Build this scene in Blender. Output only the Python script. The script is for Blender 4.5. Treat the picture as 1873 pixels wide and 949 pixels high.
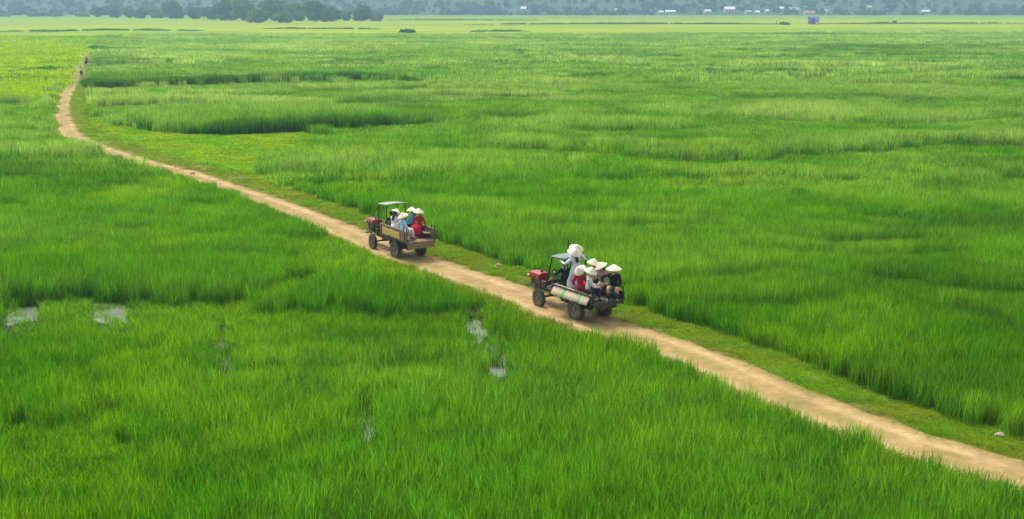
import bpy, bmesh, math, random
import numpy as np
from mathutils import Vector, Matrix, Euler

sc = bpy.context.scene
for o in list(bpy.data.objects): bpy.data.objects.remove(o)
R = math.radians

# ------------------------------------------------------------------ camera, sky, sun, exposure
FPX, CAMH, YH = 2200.0, 11.9, 8.0            # focal length in photo pixels, camera height, horizon row
PITCH = math.atan((474.5 - YH) / FPX)
cam = bpy.data.cameras.new('camera'); camo = bpy.data.objects.new('camera', cam)
sc.collection.objects.link(camo); sc.camera = camo
cam.sensor_width = 36; cam.lens = 36 * FPX / 1873
cam.clip_start = 0.5; cam.clip_end = 9000
camo.location = (0, 0, CAMH); camo.rotation_euler = (R(90) - PITCH, 0, 0)

SUN_EL, SUN_AZ = R(58), R(-35)               # azimuth measured from +Y towards +X
w = bpy.data.worlds.new('World'); sc.world = w; w.use_nodes = True
nt = w.node_tree; nt.nodes.clear()
sky = nt.nodes.new('ShaderNodeTexSky'); sky.sky_type = 'NISHITA'; sky.sun_disc = False
sky.sun_elevation = SUN_EL; sky.sun_rotation = SUN_AZ; sky.dust_density = 4; sky.air_density = 1.0
hs = nt.nodes.new('ShaderNodeHueSaturation'); hs.inputs['Saturation'].default_value = 0.35
bg = nt.nodes.new('ShaderNodeBackground'); bg.inputs['Strength'].default_value = 0.14
wo = nt.nodes.new('ShaderNodeOutputWorld')
nt.links.new(sky.outputs[0], hs.inputs['Color']); nt.links.new(hs.outputs[0], bg.inputs[0]); nt.links.new(bg.outputs[0], wo.inputs[0])
sl = bpy.data.lights.new('sun', 'SUN'); sl.energy = 1.5; sl.angle = R(10); sl.color = (1, .96, .88)
so = bpy.data.objects.new('sun', sl); sc.collection.objects.link(so)
sd = Vector((math.sin(SUN_AZ) * math.cos(SUN_EL), math.cos(SUN_AZ) * math.cos(SUN_EL), math.sin(SUN_EL)))
so.rotation_euler = sd.to_track_quat('Z', 'Y').to_euler()
sc.view_settings.view_transform = 'Standard'; sc.view_settings.look = 'None'
sc.view_settings.gamma = 1; sc.view_settings.use_curve_mapping = False
sc.view_settings.exposure = 1.08
cy = sc.cycles
cy.max_bounces = 6; cy.diffuse_bounces = 3; cy.glossy_bounces = 2; cy.transmission_bounces = 4; cy.volume_bounces = 0
cy.use_denoising = True; cy.denoising_input_passes = 'RGB_ALBEDO_NORMAL'; cy.denoising_prefilter = 'NONE'; cy.caustics_reflective = False; cy.caustics_refractive = False

# ------------------------------------------------------------------ helpers: picture point -> ground point
SP, CP = math.sin(PITCH), math.cos(PITCH)
def ground_at(x, y, z=0.0):
    u = (x - 936.5) / FPX; v = -(y - 474.5) / FPX
    dx, dy, dz = u, CP + v * SP, -SP + v * CP
    t = (CAMH - z) / -dz
    return (dx * t, dy * t)
def G(pts, z=0.0): return [ground_at(x, y, z) for x, y in pts]

rng = np.random.default_rng(7)
random.seed(7)
def _hash(ix, iy, s):
    h = (ix.astype(np.int64) * 374761393 + iy.astype(np.int64) * 668265263 + s * 974634777) & 0xffffffff
    h = ((h ^ (h >> 13)) * 1274126177) & 0xffffffff
    return ((h ^ (h >> 16)) & 0xffff) / 65535.0
def vn(x, y, s=0):
    x = np.asarray(x, float); y = np.asarray(y, float)
    ix = np.floor(x); iy = np.floor(y); fx = x - ix; fy = y - iy
    fx = fx * fx * (3 - 2 * fx); fy = fy * fy * (3 - 2 * fy)
    a = _hash(ix, iy, s); b = _hash(ix + 1, iy, s); c = _hash(ix, iy + 1, s); d = _hash(ix + 1, iy + 1, s)
    return (a * (1 - fx) + b * fx) * (1 - fy) + (c * (1 - fx) + d * fx) * fy
def fbm(x, y, s=0, o=3):
    t = 0; a = 1; n = 0
    for k in range(o):
        t = t + a * vn(x * 2 ** k + 17.3 * k, y * 2 ** k - 9.1 * k, s + k); n += a; a *= .5
    return t / n
def ss(a, b, x):
    t = np.clip((x - a) / (b - a), 0, 1); return t * t * (3 - 2 * t)
def inpoly(X, Y, poly):
    ins = np.zeros(X.shape, bool); n = len(poly)
    for i in range(n):
        x1, y1 = poly[i]; x2, y2 = poly[(i + 1) % n]
        if y1 == y2: continue
        c = ((y1 > Y) != (y2 > Y)) & (X < (x2 - x1) * (Y - y1) / (y2 - y1) + x1)
        ins ^= c
    return ins

# ------------------------------------------------------------------ the road's course (right edge read off the photo, width 2.1 m)
edge_px = [(163, 96), (158, 112), (151, 128), (146, 142), (139, 160), (131, 178), (128, 197), (131, 213), (141, 231), (152, 247), (184, 262), (240, 281),
           (284, 295), (348, 310), (411, 329), (474, 351), (560, 379), (660, 417), (760, 460), (850, 488), (920, 511),
           (1010, 541), (1113, 581), (1189, 602), (1284, 632), (1378, 669), (1495, 720), (1589, 754), (1684, 787), (1778, 821), (1873, 841), (2000, 878), (2160, 925)]
E0 = np.array([ground_at(x, y) for x, y in edge_px])[::-1]     # from near to far
# smooth and resample
def resample(P, step):
    d = np.r_[0, np.cumsum(np.hypot(*np.diff(P, axis=0).T))]
    t = np.arange(0, d[-1], step)
    return np.c_[np.interp(t, d, P[:, 0]), np.interp(t, d, P[:, 1])]
E1 = resample(E0, .5)
k = np.ones(7) / 7
Es = E1.copy()
for c in (0, 1): Es[3:-3, c] = np.convolve(E1[:, c], k, 'valid')
T = np.gradient(Es, axis=0); T /= np.hypot(*T.T)[:, None]
NR = np.c_[T[:, 1], -T[:, 0]]                                  # to the right of travel away from the camera
farw = ss(95, 150, Es[:, 1])
HALF = 1.25 - .38 * farw + .15 * (vn(np.arange(len(Es)) * .12, 0 * Es[:, 0], 5) - .5)
CEN = Es - NR * HALF[:, None]
ROAD = CEN
def road_sd(X, Y):
    """signed distance to the road's centre line (+ = right side), and the local half width"""
    C = ROAD[::3]; H = HALF[::3]; NN = NR[::3]
    out = np.full(X.shape, 1e9); hw = np.ones(X.shape)
    near = Y < 330
    xs = X[near]; ys = Y[near]
    best = np.full(xs.shape, 1e9); sgn = np.ones(xs.shape); hb = np.ones(xs.shape)
    for i in range(len(C)):
        dx = xs - C[i, 0]; dy = ys - C[i, 1]
        d = dx * dx + dy * dy
        m = d < best
        best[m] = d[m]; sgn[m] = np.sign(dx * NN[i, 0] + dy * NN[i, 1])[m]; hb[m] = H[i]
    # distance to the tangent line is finer than to the sample
    o = np.sqrt(best) * sgn
    out[near] = o; hw[near] = hb
    return out, hw

# ------------------------------------------------------------------ regions of the fields (polygons on the ground)
MOWN = [G([(158, 150), (160, 176), (170, 195), (158, 212), (240, 234), (330, 241), (470, 241), (560, 240), (600, 246), (640, 250), (620, 256),
           (600, 265), (520, 283), (480, 305), (500, 335), (560, 358), (640, 395), (600, 400), (474, 352), (240, 282), (140, 240), (128, 205), (140, 165)]),
        G([(150, 100), (165, 118), (170, 160), (150, 160), (140, 140), (150, 118)])]
LOW = [(G([(168, 163), (400, 157), (560, 150), (700, 148), (800, 151), (840, 158), (700, 162), (560, 164), (400, 174), (250, 180), (175, 176)]), .45), (G([(600, 242), (785, 229), (840, 232), (760, 246), (640, 256)]), .45),
       (G([(540, 436), (650, 452), (850, 545), (660, 530), (540, 500)], -.1), .5),
       (G([(0, 560), (150, 552), (300, 566), (450, 552), (520, 520), (620, 500), (560, 540), (470, 585), (420, 600), (300, 618), (0, 622)], -.1), .38),
       (G([(400, 590), (560, 580), (700, 584), (830, 580), (880, 566), (900, 600), (880, 650), (780, 620), (640, 605), (500, 622), (420, 640)], -.1), .52),
       (G([(0, 800), (120, 790), (230, 810), (240, 860), (180, 920), (0, 930)], -.1), .4),
       (G([(640, 455), (720, 478), (800, 505), (900, 552), (1000, 590), (1090, 618), (1140, 650), (1060, 640), (960, 612), (870, 575), (760, 520), (660, 480)], 0), .26),
       (G([(1120, 350), (1330, 352), (1340, 358), (1120, 356)]), .55),
       (G([(250, 116), (335, 115), (335, 120), (180, 123), (180, 120)]), .35),
       (G([(926, 97), (970, 98), (975, 102), (926, 101)]), .3),
       (G([(1228, 134), (1370, 136), (1372, 141), (1228, 139)]), .45),
       (G([(1500, 188), (1730, 192), (1730, 197), (1500, 192)]), .5),
       (G([(0, 126), (90, 124), (130, 118), (128, 128), (60, 133), (0, 133)]), .4),
       (G([(1560, 400), (1700, 408), (1790, 432), (1690, 430), (1570, 414)]), .5),
       (G([(1130, 334), (1230, 338), (1330, 350), (1230, 352)]), .5),
       (G([(590, 195), (760, 185), (900, 190), (780, 200), (600, 205)]), .55),
       (G([(1680, 320), (1800, 270), (1873, 240), (1873, 250), (1790, 290), (1690, 330)]), .5)]
WET = [(18, 577, 24, 18), (62, 574, 20, 14), (176, 566, 17, 20), (212, 576, 34, 20), (407, 640, 19, 38), (868, 600, 24, 30), (914, 655, 30, 38), (670, 775, 17, 32), (520, 615, 8, 14), (40, 700, 6, 10)]
WETG = []
for cx, cyy, rx, ry in WET:
    a = ground_at(cx, cyy - ry, -.3); b = ground_at(cx, cyy + ry, -.3); s = (b[1] + a[1]) / 2
    WETG.append(((a[0] + b[0]) / 2, s, rx * s / FPX * 1.05, (a[1] - b[1]) / 2))
RICE = G([(-400, 50), (190, 52), (182, 75), (172, 100), (152, 118), (140, 145), (112, 160), (92, 190), (70, 198), (40, 182), (-100, 190), (-700, 200)])

HIGH = [(G([(300, 243), (480, 243), (630, 233), (790, 229), (820, 214), (700, 200), (300, 206), (240, 222)]), 1.45), (G([(165, 163), (400, 157), (560, 150), (700, 147), (800, 150), (800, 138), (560, 132), (165, 142)]), 1.5),
        (G([(0, 552), (150, 548), (300, 562), (450, 550), (510, 520), (440, 500), (200, 500), (0, 510)], -.1), 1.18), (G([(420, 582), (560, 578), (700, 582), (830, 572), (864, 562), (820, 548), (640, 540), (520, 552)], -.1), 1.2)]
def wet(X, Y, front=0.0):
    m = np.zeros(X.shape)
    for cx, cyy, rx, ry in WETG:
        yy = Y - cyy
        yy = np.where(yy < 0, np.minimum(yy + front, 0), yy)
        q = ((X - cx - (cx / cyy) * (Y - cyy)) / rx) ** 2 + (yy / ry) ** 2
        q = q + (1.1 if rx > .7 else .5) * (fbm(X / .55, Y / 1.1, 35, 2) - .5)
        m = np.maximum(m, 1 - ss(.7, 1.35, q))
    return m

def terrain(X, Y, sd=None, hw=None):
    if sd is None: sd, hw = road_sd(X, Y)
    n = fbm(X / 7, Y / 9, 31) - .5
    left = -.22 + .10 * n
    right = -.12 + .22 * n
    z = np.where(sd < 0, left, right)
    k1 = np.where(sd < 0, ss(1.5, 3.2, -sd), ss(2.6, 4.5, sd))
    z = z * k1
    z = z - .15 * wet(X, Y) * (sd < -1.5)
    far = ss(130, 220, Y)
    z = z * (1 - far) - .1 * far
    z = np.where((z < -.245) & ~(wet(X, Y) > .1), -.245, z)
    hill = ss(1400, 2500, Y)
    z = z + (Y > 1390) * (ss(1390, 1700, Y) * 9 + hill * (75 + 75 * fbm(X / 420 + 4, Y / 500, 77)) + ss(1400, 1900, Y) * 14 * fbm(X / 90, Y / 120, 78))
    return z

def regions(X, Y):
    Xw = X + (fbm(X / 1.8, Y / 1.8, 3, 2) - .5) * 2.2 * np.clip(Y / 60, .5, 3); Yw = Y + (fbm(X / 2.2, Y / 2.2, 9, 2) - .5) * 3.0 * np.clip(Y / 60, .6, 4)
    mown = np.zeros(X.shape, bool)
    for p in MOWN: mown |= inpoly(Xw, Yw, p)
    low = np.ones(X.shape) * 9
    for p, h in LOW:
        m = inpoly(Xw, Yw, p); low[m] = np.minimum(low[m], h)
    rice = inpoly(Xw, Yw, RICE)
    band = Y > 500 + 26 * np.sin(X / 90) + 30 * (vn(X / 60, Y / 50, 8) - .5)
    return mown, low, rice, band

C_REED = np.array([.075, .290, .002]); C_LUSH = np.array([.135, .390, .002]); C_YEL = np.array([.245, .450, .003])
C_PALE = np.array([.330, .510, .075]); C_RICE = np.array([.400, .560, .001]); C_BAND = np.array([.215, .290, .000])
C_MOWN = np.array([.270, .420, .004]); C_OLIVE = np.array([.225, .300, .014]); C_DARK = np.array([.040, .175, .005])
def mix(a, b, t): return a * (1 - t[:, None]) + b * t[:, None]
def field(X, Y, sd, hw):
    """height of the grass and its colour at each point"""
    mown, low, rice, band = regions(X, Y)
    big = fbm(X / 16, Y / 22, 41); med = fbm(X / 4.5, Y / 6, 42); sm = fbm(X / 1.3, Y / 1.3, 43, 2)
    def waves(P, sx, seed):
        ph = (Y + P * 2.6 * fbm(X / sx, Y / (sx * .8), seed)) / P + .16 * X / P
        fr = ph - np.floor(ph); mk = ss(.40, .62, fbm(X / (sx * .45), Y / (P * .9), seed + 1))
        return mk * (.34 * (1 - fr) - .40 * ss(.3, .95, fr)) * ss(0, .06, fr)
    relief = .55 * waves(6.5, 11, 51) * (1 - .5 * ss(90, 170, Y)) + 1.35 * waves(22, 45, 55) * ss(60, 110, Y) * (1 - .3 * ss(200, 300, Y)) + waves(70, 120, 58) * ss(150, 280, Y)
    Hh = .72 + .34 * big + .40 * (med - .5) + .20 * (sm - .5) + relief * 1.15
    Hh = np.clip(Hh, .38, 1.5)
    hi = np.zeros(X.shape)
    for p, h in HIGH:
        m = inpoly(X + (fbm(X / 3, Y / 3, 33, 2) - .5) * 2, Y + (fbm(X / 2.5, Y / 3, 34, 2) - .5) * 3, p); Hh[m] = np.maximum(Hh[m], h + .5 * (med[m] - .5)); hi[m] = 1
    Hh = np.minimum(Hh, low + .12 * sm)
    Hh[rice] = .5 + .1 * sm[rice]
    Hh[mown] = .16 + .10 * sm[mown]
    right = (sd > 0) & (sd < hw + 1.75 + .5 * (vn(X / 1.5, Y / 1.5, 61) - .5) + .5 * ss(30, 60, Y))
    verge = right
    left = (sd < 0) & (sd > -hw - .55)
    Hh = np.where(left, np.minimum(Hh, .30 + .5 * (-sd - hw)), Hh)
    Hh[verge] = .12 + .08 * sm[verge]
    c = mix(np.tile(C_REED, (len(X), 1)), C_LUSH, ss(.35, .68, .6 * med + .4 * sm))
    c = mix(c, C_YEL, .8 * ss(.46, .70, fbm(X / 6, Y / 8, 71)) * ss(.3, .65, sm))
    crest = ss(.95, 1.25, Hh) * (1 - hi)
    c = mix(c, C_REED, .75 * hi)  # tall stands a deeper green, partly painting in their shaded fronts
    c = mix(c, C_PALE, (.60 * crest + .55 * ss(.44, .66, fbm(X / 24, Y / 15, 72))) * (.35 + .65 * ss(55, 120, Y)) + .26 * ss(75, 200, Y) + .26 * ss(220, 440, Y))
    c = mix(c, C_YEL, .35 * crest * (Y < 70))
    t_low = (low < 2).astype(float)
    c = mix(c, C_YEL, .38 * t_low * (Y < 70))
    c = mix(c, C_DARK, .8 * ss(.50, .70, .5 * fbm(X / 12, Y / 7, 73) + .5 * fbm(X / 40, Y / 26, 79)) * (1 - crest) * (1 - .6 * ss(250, 450, Y)))
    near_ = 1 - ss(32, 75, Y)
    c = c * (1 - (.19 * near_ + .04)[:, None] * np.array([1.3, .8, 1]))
    c[rice] = mix(np.tile(C_RICE, (len(X), 1)), C_LUSH, .85 * ss(.45, .72, .6 * fbm(X / 26, Y / 22, 74) + .4 * fbm(X / 7, Y / 9, 75)) + .15)[rice]
    c[mown] = mix(np.tile(C_MOWN, (len(X), 1)), C_LUSH, .8 * ss(.45, .8, med))[mown]
    c[verge] = mix(np.tile(C_OLIVE, (len(X), 1)), C_LUSH, ss(.4, .8, sm) * .7)[verge]
    c = mix(c, C_OLIVE, (.7 * (left & ~rice)).astype(float))
    return Hh, c, mown | verge, band, rice

# ------------------------------------------------------------------ materials
def mat(name, col, rough=.7, metal=0, noise=0.0, scale=8, bump=0.0, spec=.3, col2=None, coat=0):
    m = bpy.data.materials.new(name); m.use_nodes = True; n = m.node_tree
    b = n.nodes['Principled BSDF']; b.inputs['Roughness'].default_value = rough; b.inputs['Metallic'].default_value = metal
    b.inputs['Specular IOR Level'].default_value = spec; b.inputs['Coat Weight'].default_value = coat
    b.inputs['Base Color'].default_value = (*col, 1)
    if noise or bump:
        tc = n.nodes.new('ShaderNodeTexCoord'); tx = n.nodes.new('ShaderNodeTexNoise')
        tx.inputs['Scale'].default_value = scale; tx.inputs['Detail'].default_value = 5
        n.links.new(tc.outputs['Object'], tx.inputs['Vector'])
        if noise:
            r = n.nodes.new('ShaderNodeValToRGB'); r.color_ramp.elements[0].position = .35; r.color_ramp.elements[1].position = .7
            c2 = col2 or tuple(c * (1 - noise) for c in col)
            r.color_ramp.elements[0].color = (*c2, 1); r.color_ramp.elements[1].color = (*col, 1)
            n.links.new(tx.outputs['Fac'], r.inputs['Fac']); n.links.new(r.outputs['Color'], b.inputs['Base Color'])
        if bump:
            bp = n.nodes.new('ShaderNodeBump'); bp.inputs['Strength'].default_value = bump; bp.inputs['Distance'].default_value = .02
            n.links.new(tx.outputs['Fac'], bp.inputs['Height']); n.links.new(bp.outputs[0], b.inputs['Normal'])
    return m

def grass_mat(name, transl=.55):
    m = bpy.data.materials.new(name); m.use_nodes = True; n = m.node_tree; n.nodes.clear(); L = n.links
    out = n.nodes.new('ShaderNodeOutputMaterial')
    at = n.nodes.new('ShaderNodeAttribute'); at.attribute_type = 'INSTANCER'; at.attribute_name = 'tint'
    bl = n.nodes.new('ShaderNodeAttribute'); bl.attribute_name = 'blade'     # r: random, g: height along the blade, b: dry tip
    sep = n.nodes.new('ShaderNodeSeparateColor'); L.new(bl.outputs['Color'], sep.inputs[0])
    hsv = n.nodes.new('ShaderNodeHueSaturation')
    L.new(at.outputs['Color'], hsv.inputs['Color'])
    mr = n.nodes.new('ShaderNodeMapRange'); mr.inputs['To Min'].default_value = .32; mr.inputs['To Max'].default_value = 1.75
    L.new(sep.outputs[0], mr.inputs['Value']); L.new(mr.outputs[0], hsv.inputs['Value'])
    mx = n.nodes.new('ShaderNodeMix'); mx.data_type = 'RGBA'
    mx.inputs[7].default_value = (.36, .54, .010, 1)
    L.new(sep.outputs[2], mx.inputs[0]); L.new(hsv.outputs[0], mx.inputs[6])
    d = n.nodes.new('ShaderNodeBsdfDiffuse'); t = n.nodes.new('ShaderNodeBsdfTranslucent'); ms = n.nodes.new('ShaderNodeMixShader')
    ms.inputs[0].default_value = transl
    gl = n.nodes.new('ShaderNodeBsdfGlossy'); gl.inputs['Roughness'].default_value = .45; gl.inputs['Color'].default_value = (.9, 1, .85, 1)
    m2 = n.nodes.new('ShaderNodeMixShader'); m2.inputs[0].default_value = .004
    L.new(mx.outputs[2], d.inputs[0]); L.new(mx.outputs[2], t.inputs[0])
    L.new(d.outputs[0], ms.inputs[1]); L.new(t.outputs[0], ms.inputs[2]); L.new(ms.outputs[0], m2.inputs[1]); L.new(gl.outputs[0], m2.inputs[2])
    L.new(m2.outputs[0], out.inputs[0])
    return m
M_GRASS = grass_mat('grass_blades')

# ground: colour per vertex says which soil or crop grows there
def ground_mat():
    m = bpy.data.materials.new('ground'); m.use_nodes = True; n = m.node_tree; L = n.links
    b = n.nodes['Principled BSDF']; b.inputs['Roughness'].default_value = .95; b.inputs['Specular IOR Level'].default_value = .1
    at = n.nodes.new('ShaderNodeAttribute'); at.attribute_name = 'tint'
    geo = n.nodes.new('ShaderNodeNewGeometry')
    mp = n.nodes.new('ShaderNodeMapping'); mp.inputs['Scale'].default_value = (.02, .035, .02); L.new(geo.outputs['Position'], mp.inputs[0])
    n1 = n.nodes.new('ShaderNodeTexNoise'); n1.inputs['Scale'].default_value = 1; n1.inputs['Detail'].default_value = 8; n1.inputs['Roughness'].default_value = .65
    L.new(mp.outputs[0], n1.inputs['Vector'])
    n2 = n.nodes.new('ShaderNodeTexNoise'); n2.inputs['Scale'].default_value = 3.5; n2.inputs['Detail'].default_value = 4; L.new(geo.outputs['Position'], n2.inputs['Vector'])
    mr = n.nodes.new('ShaderNodeMapRange'); mr.inputs['From Min'].default_value = .3; mr.inputs['From Max'].default_value = .7
    mr.inputs['To Min'].default_value = .78; mr.inputs['To Max'].default_value = 1.18; L.new(n1.outputs['Fac'], mr.inputs['Value'])
    mr2 = n.nodes.new('ShaderNodeMapRange'); mr2.inputs['From Min'].default_value = .3; mr2.inputs['From Max'].default_value = .7
    mr2.inputs['To Min'].default_value = .75; mr2.inputs['To Max'].default_value = 1.2; L.new(n2.outputs['Fac'], mr2.inputs['Value'])
    mu = n.nodes.new('ShaderNodeMath'); mu.operation = 'MULTIPLY'; L.new(mr.outputs[0], mu.inputs[0]); L.new(mr2.outputs[0], mu.inputs[1])
    h = n.nodes.new('ShaderNodeHueSaturation'); L.new(at.outputs['Color'], h.inputs['Color']); L.new(mu.outputs[0], h.inputs['Value'])
    L.new(h.outputs[0], b.inputs['Base Color'])
    bp = n.nodes.new('ShaderNodeBump'); bp.inputs['Distance'].default_value = .05; bp.inputs['Strength'].default_value = .6
    L.new(n2.outputs['Fac'], bp.inputs['Height']); L.new(bp.outputs[0], b.inputs['Normal'])
    return m

def link(o, parent=None):
    sc.collection.objects.link(o)
    if parent is not None: o.parent = parent
    return o
def tag(o, label=None, cat=None, group=None, kind=None):
    if label: o['label'] = label
    if cat: o['category'] = cat
    if group: o['group'] = group
    if kind: o['kind'] = kind
    return o

def mesh_np(name, V, Fq, mats, smooth=False, colors=None, cname='tint'):
    """fast mesh from numpy arrays; Fq: (n,3) or (n,4)"""
    me = bpy.data.meshes.new(name)
    V = np.asarray(V, np.float32); Fq = np.asarray(Fq, np.int32)
    me.vertices.add(len(V)); me.vertices.foreach_set('co', V.ravel())
    nf, c = Fq.shape
    me.loops.add(nf * c); me.loops.foreach_set('vertex_index', Fq.ravel())
    me.polygons.add(nf); me.polygons.foreach_set('loop_start', np.arange(0, nf * c, c, dtype=np.int32))
    if smooth: me.polygons.foreach_set('use_smooth', np.ones(nf, bool))
    if colors is not None:
        a = me.attributes.new(cname, 'FLOAT_COLOR', 'POINT'); cc = np.ones((len(V), 4), np.float32); cc[:, :colors.shape[1]] = colors
        a.data.foreach_set('color', cc.ravel())
    me.update(calc_edges=True)
    for m in mats: me.materials.append(m)
    return me

# ------------------------------------------------------------------ the ground sheet
ys = [-30.0, 0, 10, 16, 20]
while ys[-1] < 1390: ys.append(ys[-1] + max(.30, .0065 * ys[-1]))
yv = ys[-1]
while yv < 3000: yv += 14; ys.append(yv)
ys = np.array(ys); us = np.sign(np.linspace(-1, 1, 301)) * np.abs(np.linspace(-1, 1, 301)) ** 1.25
YY, UU = np.meshgrid(ys, us, indexing='ij'); XX = UU * (.72 * np.maximum(YY, 0) + 22)
X, Y = XX.ravel(), YY.ravel()
sd, hw = road_sd(X, Y); Z = terrain(X, Y, sd, hw)
Hh, col, short, band, rice = field(X, Y, sd, hw)
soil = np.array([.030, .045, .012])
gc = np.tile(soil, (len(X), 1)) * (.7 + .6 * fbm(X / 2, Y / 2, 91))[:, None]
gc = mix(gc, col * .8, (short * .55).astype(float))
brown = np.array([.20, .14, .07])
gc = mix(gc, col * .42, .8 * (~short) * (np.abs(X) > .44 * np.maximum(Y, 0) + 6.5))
nearroad = (1 - ss(.2, 1.5, np.abs(sd) - hw)) * (np.abs(sd) < hw + 1.7)
gc = mix(gc, brown, .8 * nearroad)
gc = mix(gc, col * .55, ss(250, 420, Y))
bandc = mix(np.tile(C_BAND, (len(X), 1)), np.array([.160, .245, .000]), ss(.45, .7, fbm(X / 160, Y / 45, 92)))
bandc = mix(bandc, np.array([.130, .225, .000]), ss(950, 1120, Y))
gc = mix(gc, bandc, band.astype(float))
hillm = ss(1380, 1396, Y)
gc = mix(gc, np.array([.035, .075, .035]), hillm)
nr, nc = YY.shape
idx = np.arange(nr * nc).reshape(nr, nc)
F = np.stack([idx[:-1, :-1], idx[:-1, 1:], idx[1:, 1:], idx[1:, :-1]], -1).reshape(-1, 4)
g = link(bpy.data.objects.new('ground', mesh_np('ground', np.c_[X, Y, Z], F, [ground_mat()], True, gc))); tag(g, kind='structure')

# water lying in the hollows of the left field, just above the mud
def water_mat():
    m = mat('paddy_water', (.24, .26, .21), .10, noise=.25, scale=1.2, bump=.05, spec=.7)
    return m
wv = [(-34, 27, -.27), (12, 27, -.27), (4, 41, -.27), (-1.5, 46, -.27), (-9, 56, -.27), (-34, 62, -.27)]
me = bpy.data.meshes.new('water'); me.from_pydata(wv, [], [list(range(len(wv)))]); me.materials.append(water_mat())
tag(link(bpy.data.objects.new('water', me)), kind='structure')

# ------------------------------------------------------------------ the dirt road
def road_mat():
    m = bpy.data.materials.new('dirt'); m.use_nodes = True; n = m.node_tree; L = n.links
    b = n.nodes['Principled BSDF']; b.inputs['Roughness'].default_value = .95; b.inputs['Specular IOR Level'].default_value = .1
    at = n.nodes.new('ShaderNodeAttribute'); at.attribute_name = 'tint'
    geo = n.nodes.new('ShaderNodeNewGeometry')
    n1 = n.nodes.new('ShaderNodeTexNoise'); n1.inputs['Scale'].default_value = 2.2; n1.inputs['Detail'].default_value = 9; n1.inputs['Roughness'].default_value = .7
    L.new(geo.outputs['Position'], n1.inputs['Vector'])
    n2 = n.nodes.new('ShaderNodeTexVoronoi'); n2.inputs['Scale'].default_value = 14; L.new(geo.outputs['Position'], n2.inputs['Vector'])
    mr = n.nodes.new('ShaderNodeMapRange'); mr.inputs['From Min'].default_value = .3; mr.inputs['From Max'].default_value = .7
    mr.inputs['To Min'].default_value = .72; mr.inputs['To Max'].default_value = 1.2; L.new(n1.outputs['Fac'], mr.inputs['Value'])
    h = n.nodes.new('ShaderNodeHueSaturation'); L.new(at.outputs['Color'], h.inputs['Color']); L.new(mr.outputs[0], h.inputs['Value'])
    L.new(h.outputs[0], b.inputs['Base Color'])
    ad = n.nodes.new('ShaderNodeMath'); ad.operation = 'MULTIPLY_ADD'; ad.inputs[1].default_value = .3; L.new(n2.outputs['Distance'], ad.inputs[0]); L.new(n1.outputs['Fac'], ad.inputs[2])
    bp = n.nodes.new('ShaderNodeBump'); bp.inputs['Distance'].default_value = .06; bp.inputs['Strength'].default_value = .8
    L.new(ad.outputs[0], bp.inputs['Height']); L.new(bp.outputs[0], b.inputs['Normal'])
    return m
RS = resample(ROAD, .15); n_ = len(RS)
Tt = np.gradient(RS, axis=0); Tt /= np.hypot(*Tt.T)[:, None]
for c in (0, 1): Tt[10:-10, c] = np.convolve(Tt[:, c], np.ones(21) / 21, 'valid')
Nn = np.c_[Tt[:, 1], -Tt[:, 0]]
hwr = np.interp(np.arange(n_) * .15, np.arange(len(HALF)) * .5, HALF)
s_ = np.arange(n_) * .15
el = .22 * (fbm(s_ / 1.2, 0 * s_, 101) - .5) * 2 + .12; er = .22 * (fbm(s_ / 1.1, 0 * s_ + 5, 102) - .5) * 2 + .05
nu = 25; u = np.linspace(-1, 1, nu)
V = []; Cc = []
for j in range(nu):
    off = np.where(u[j] < 0, u[j] * (hwr + el), u[j] * (hwr + er))
    P = RS + Nn * off[:, None]
    rut = np.exp(-((abs(off) - .62) / .2) ** 2)
    z = .045 - .03 * rut + .03 * (fbm(P[:, 0] / .5, P[:, 1] / .5, 103) - .5) - .09 * ss(.85, 1, np.full(n_, abs(u[j])))
    V.append(np.c_[P, z])
    base = np.array([.33, .220, .088]); pale = np.array([.44, .315, .150]); damp = np.array([.18, .120, .052]); gr = np.array([.15, .17, .03])
    c = mix(np.tile(base, (n_, 1)), pale, np.clip(.75 * rut + .5 * (fbm(P[:, 0] / 1.7, P[:, 1] / 1.7, 104) - .4), 0, 1))
    c = mix(c, damp, .8 * ss(.55, .8, fbm(P[:, 0] / 2.3, P[:, 1] / 1.6, 105)) * (.35 + .65 * abs(u[j])))
    c = mix(c, gr, .45 * ss(.45, .65, fbm(P[:, 0] / .9, P[:, 1] / 1.4, 107)) * np.exp(-(off / .28) ** 2))
    c = mix(c, gr, ss(.72, 1.05, abs(u[j]) + .5 * (fbm(P[:, 0] / .6, P[:, 1] / .6, 106) - .5)) * .7)
    c = mix(c, gr, .75 * ss(165, 185, RS[:, 1]))
    Cc.append(c)
V = np.stack(V, 1).reshape(-1, 3); Cc = np.stack(Cc, 1).reshape(-1, 3)
idx = np.arange(n_ * nu).reshape(n_, nu)
F = np.stack([idx[:-1, :-1], idx[:-1, 1:], idx[1:, 1:], idx[1:, :-1]], -1).reshape(-1, 4)
rd = link(bpy.data.objects.new('dirt_road', mesh_np('dirt_road', V, F, [road_mat()], True, Cc))); tag(rd, kind='structure')

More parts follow.
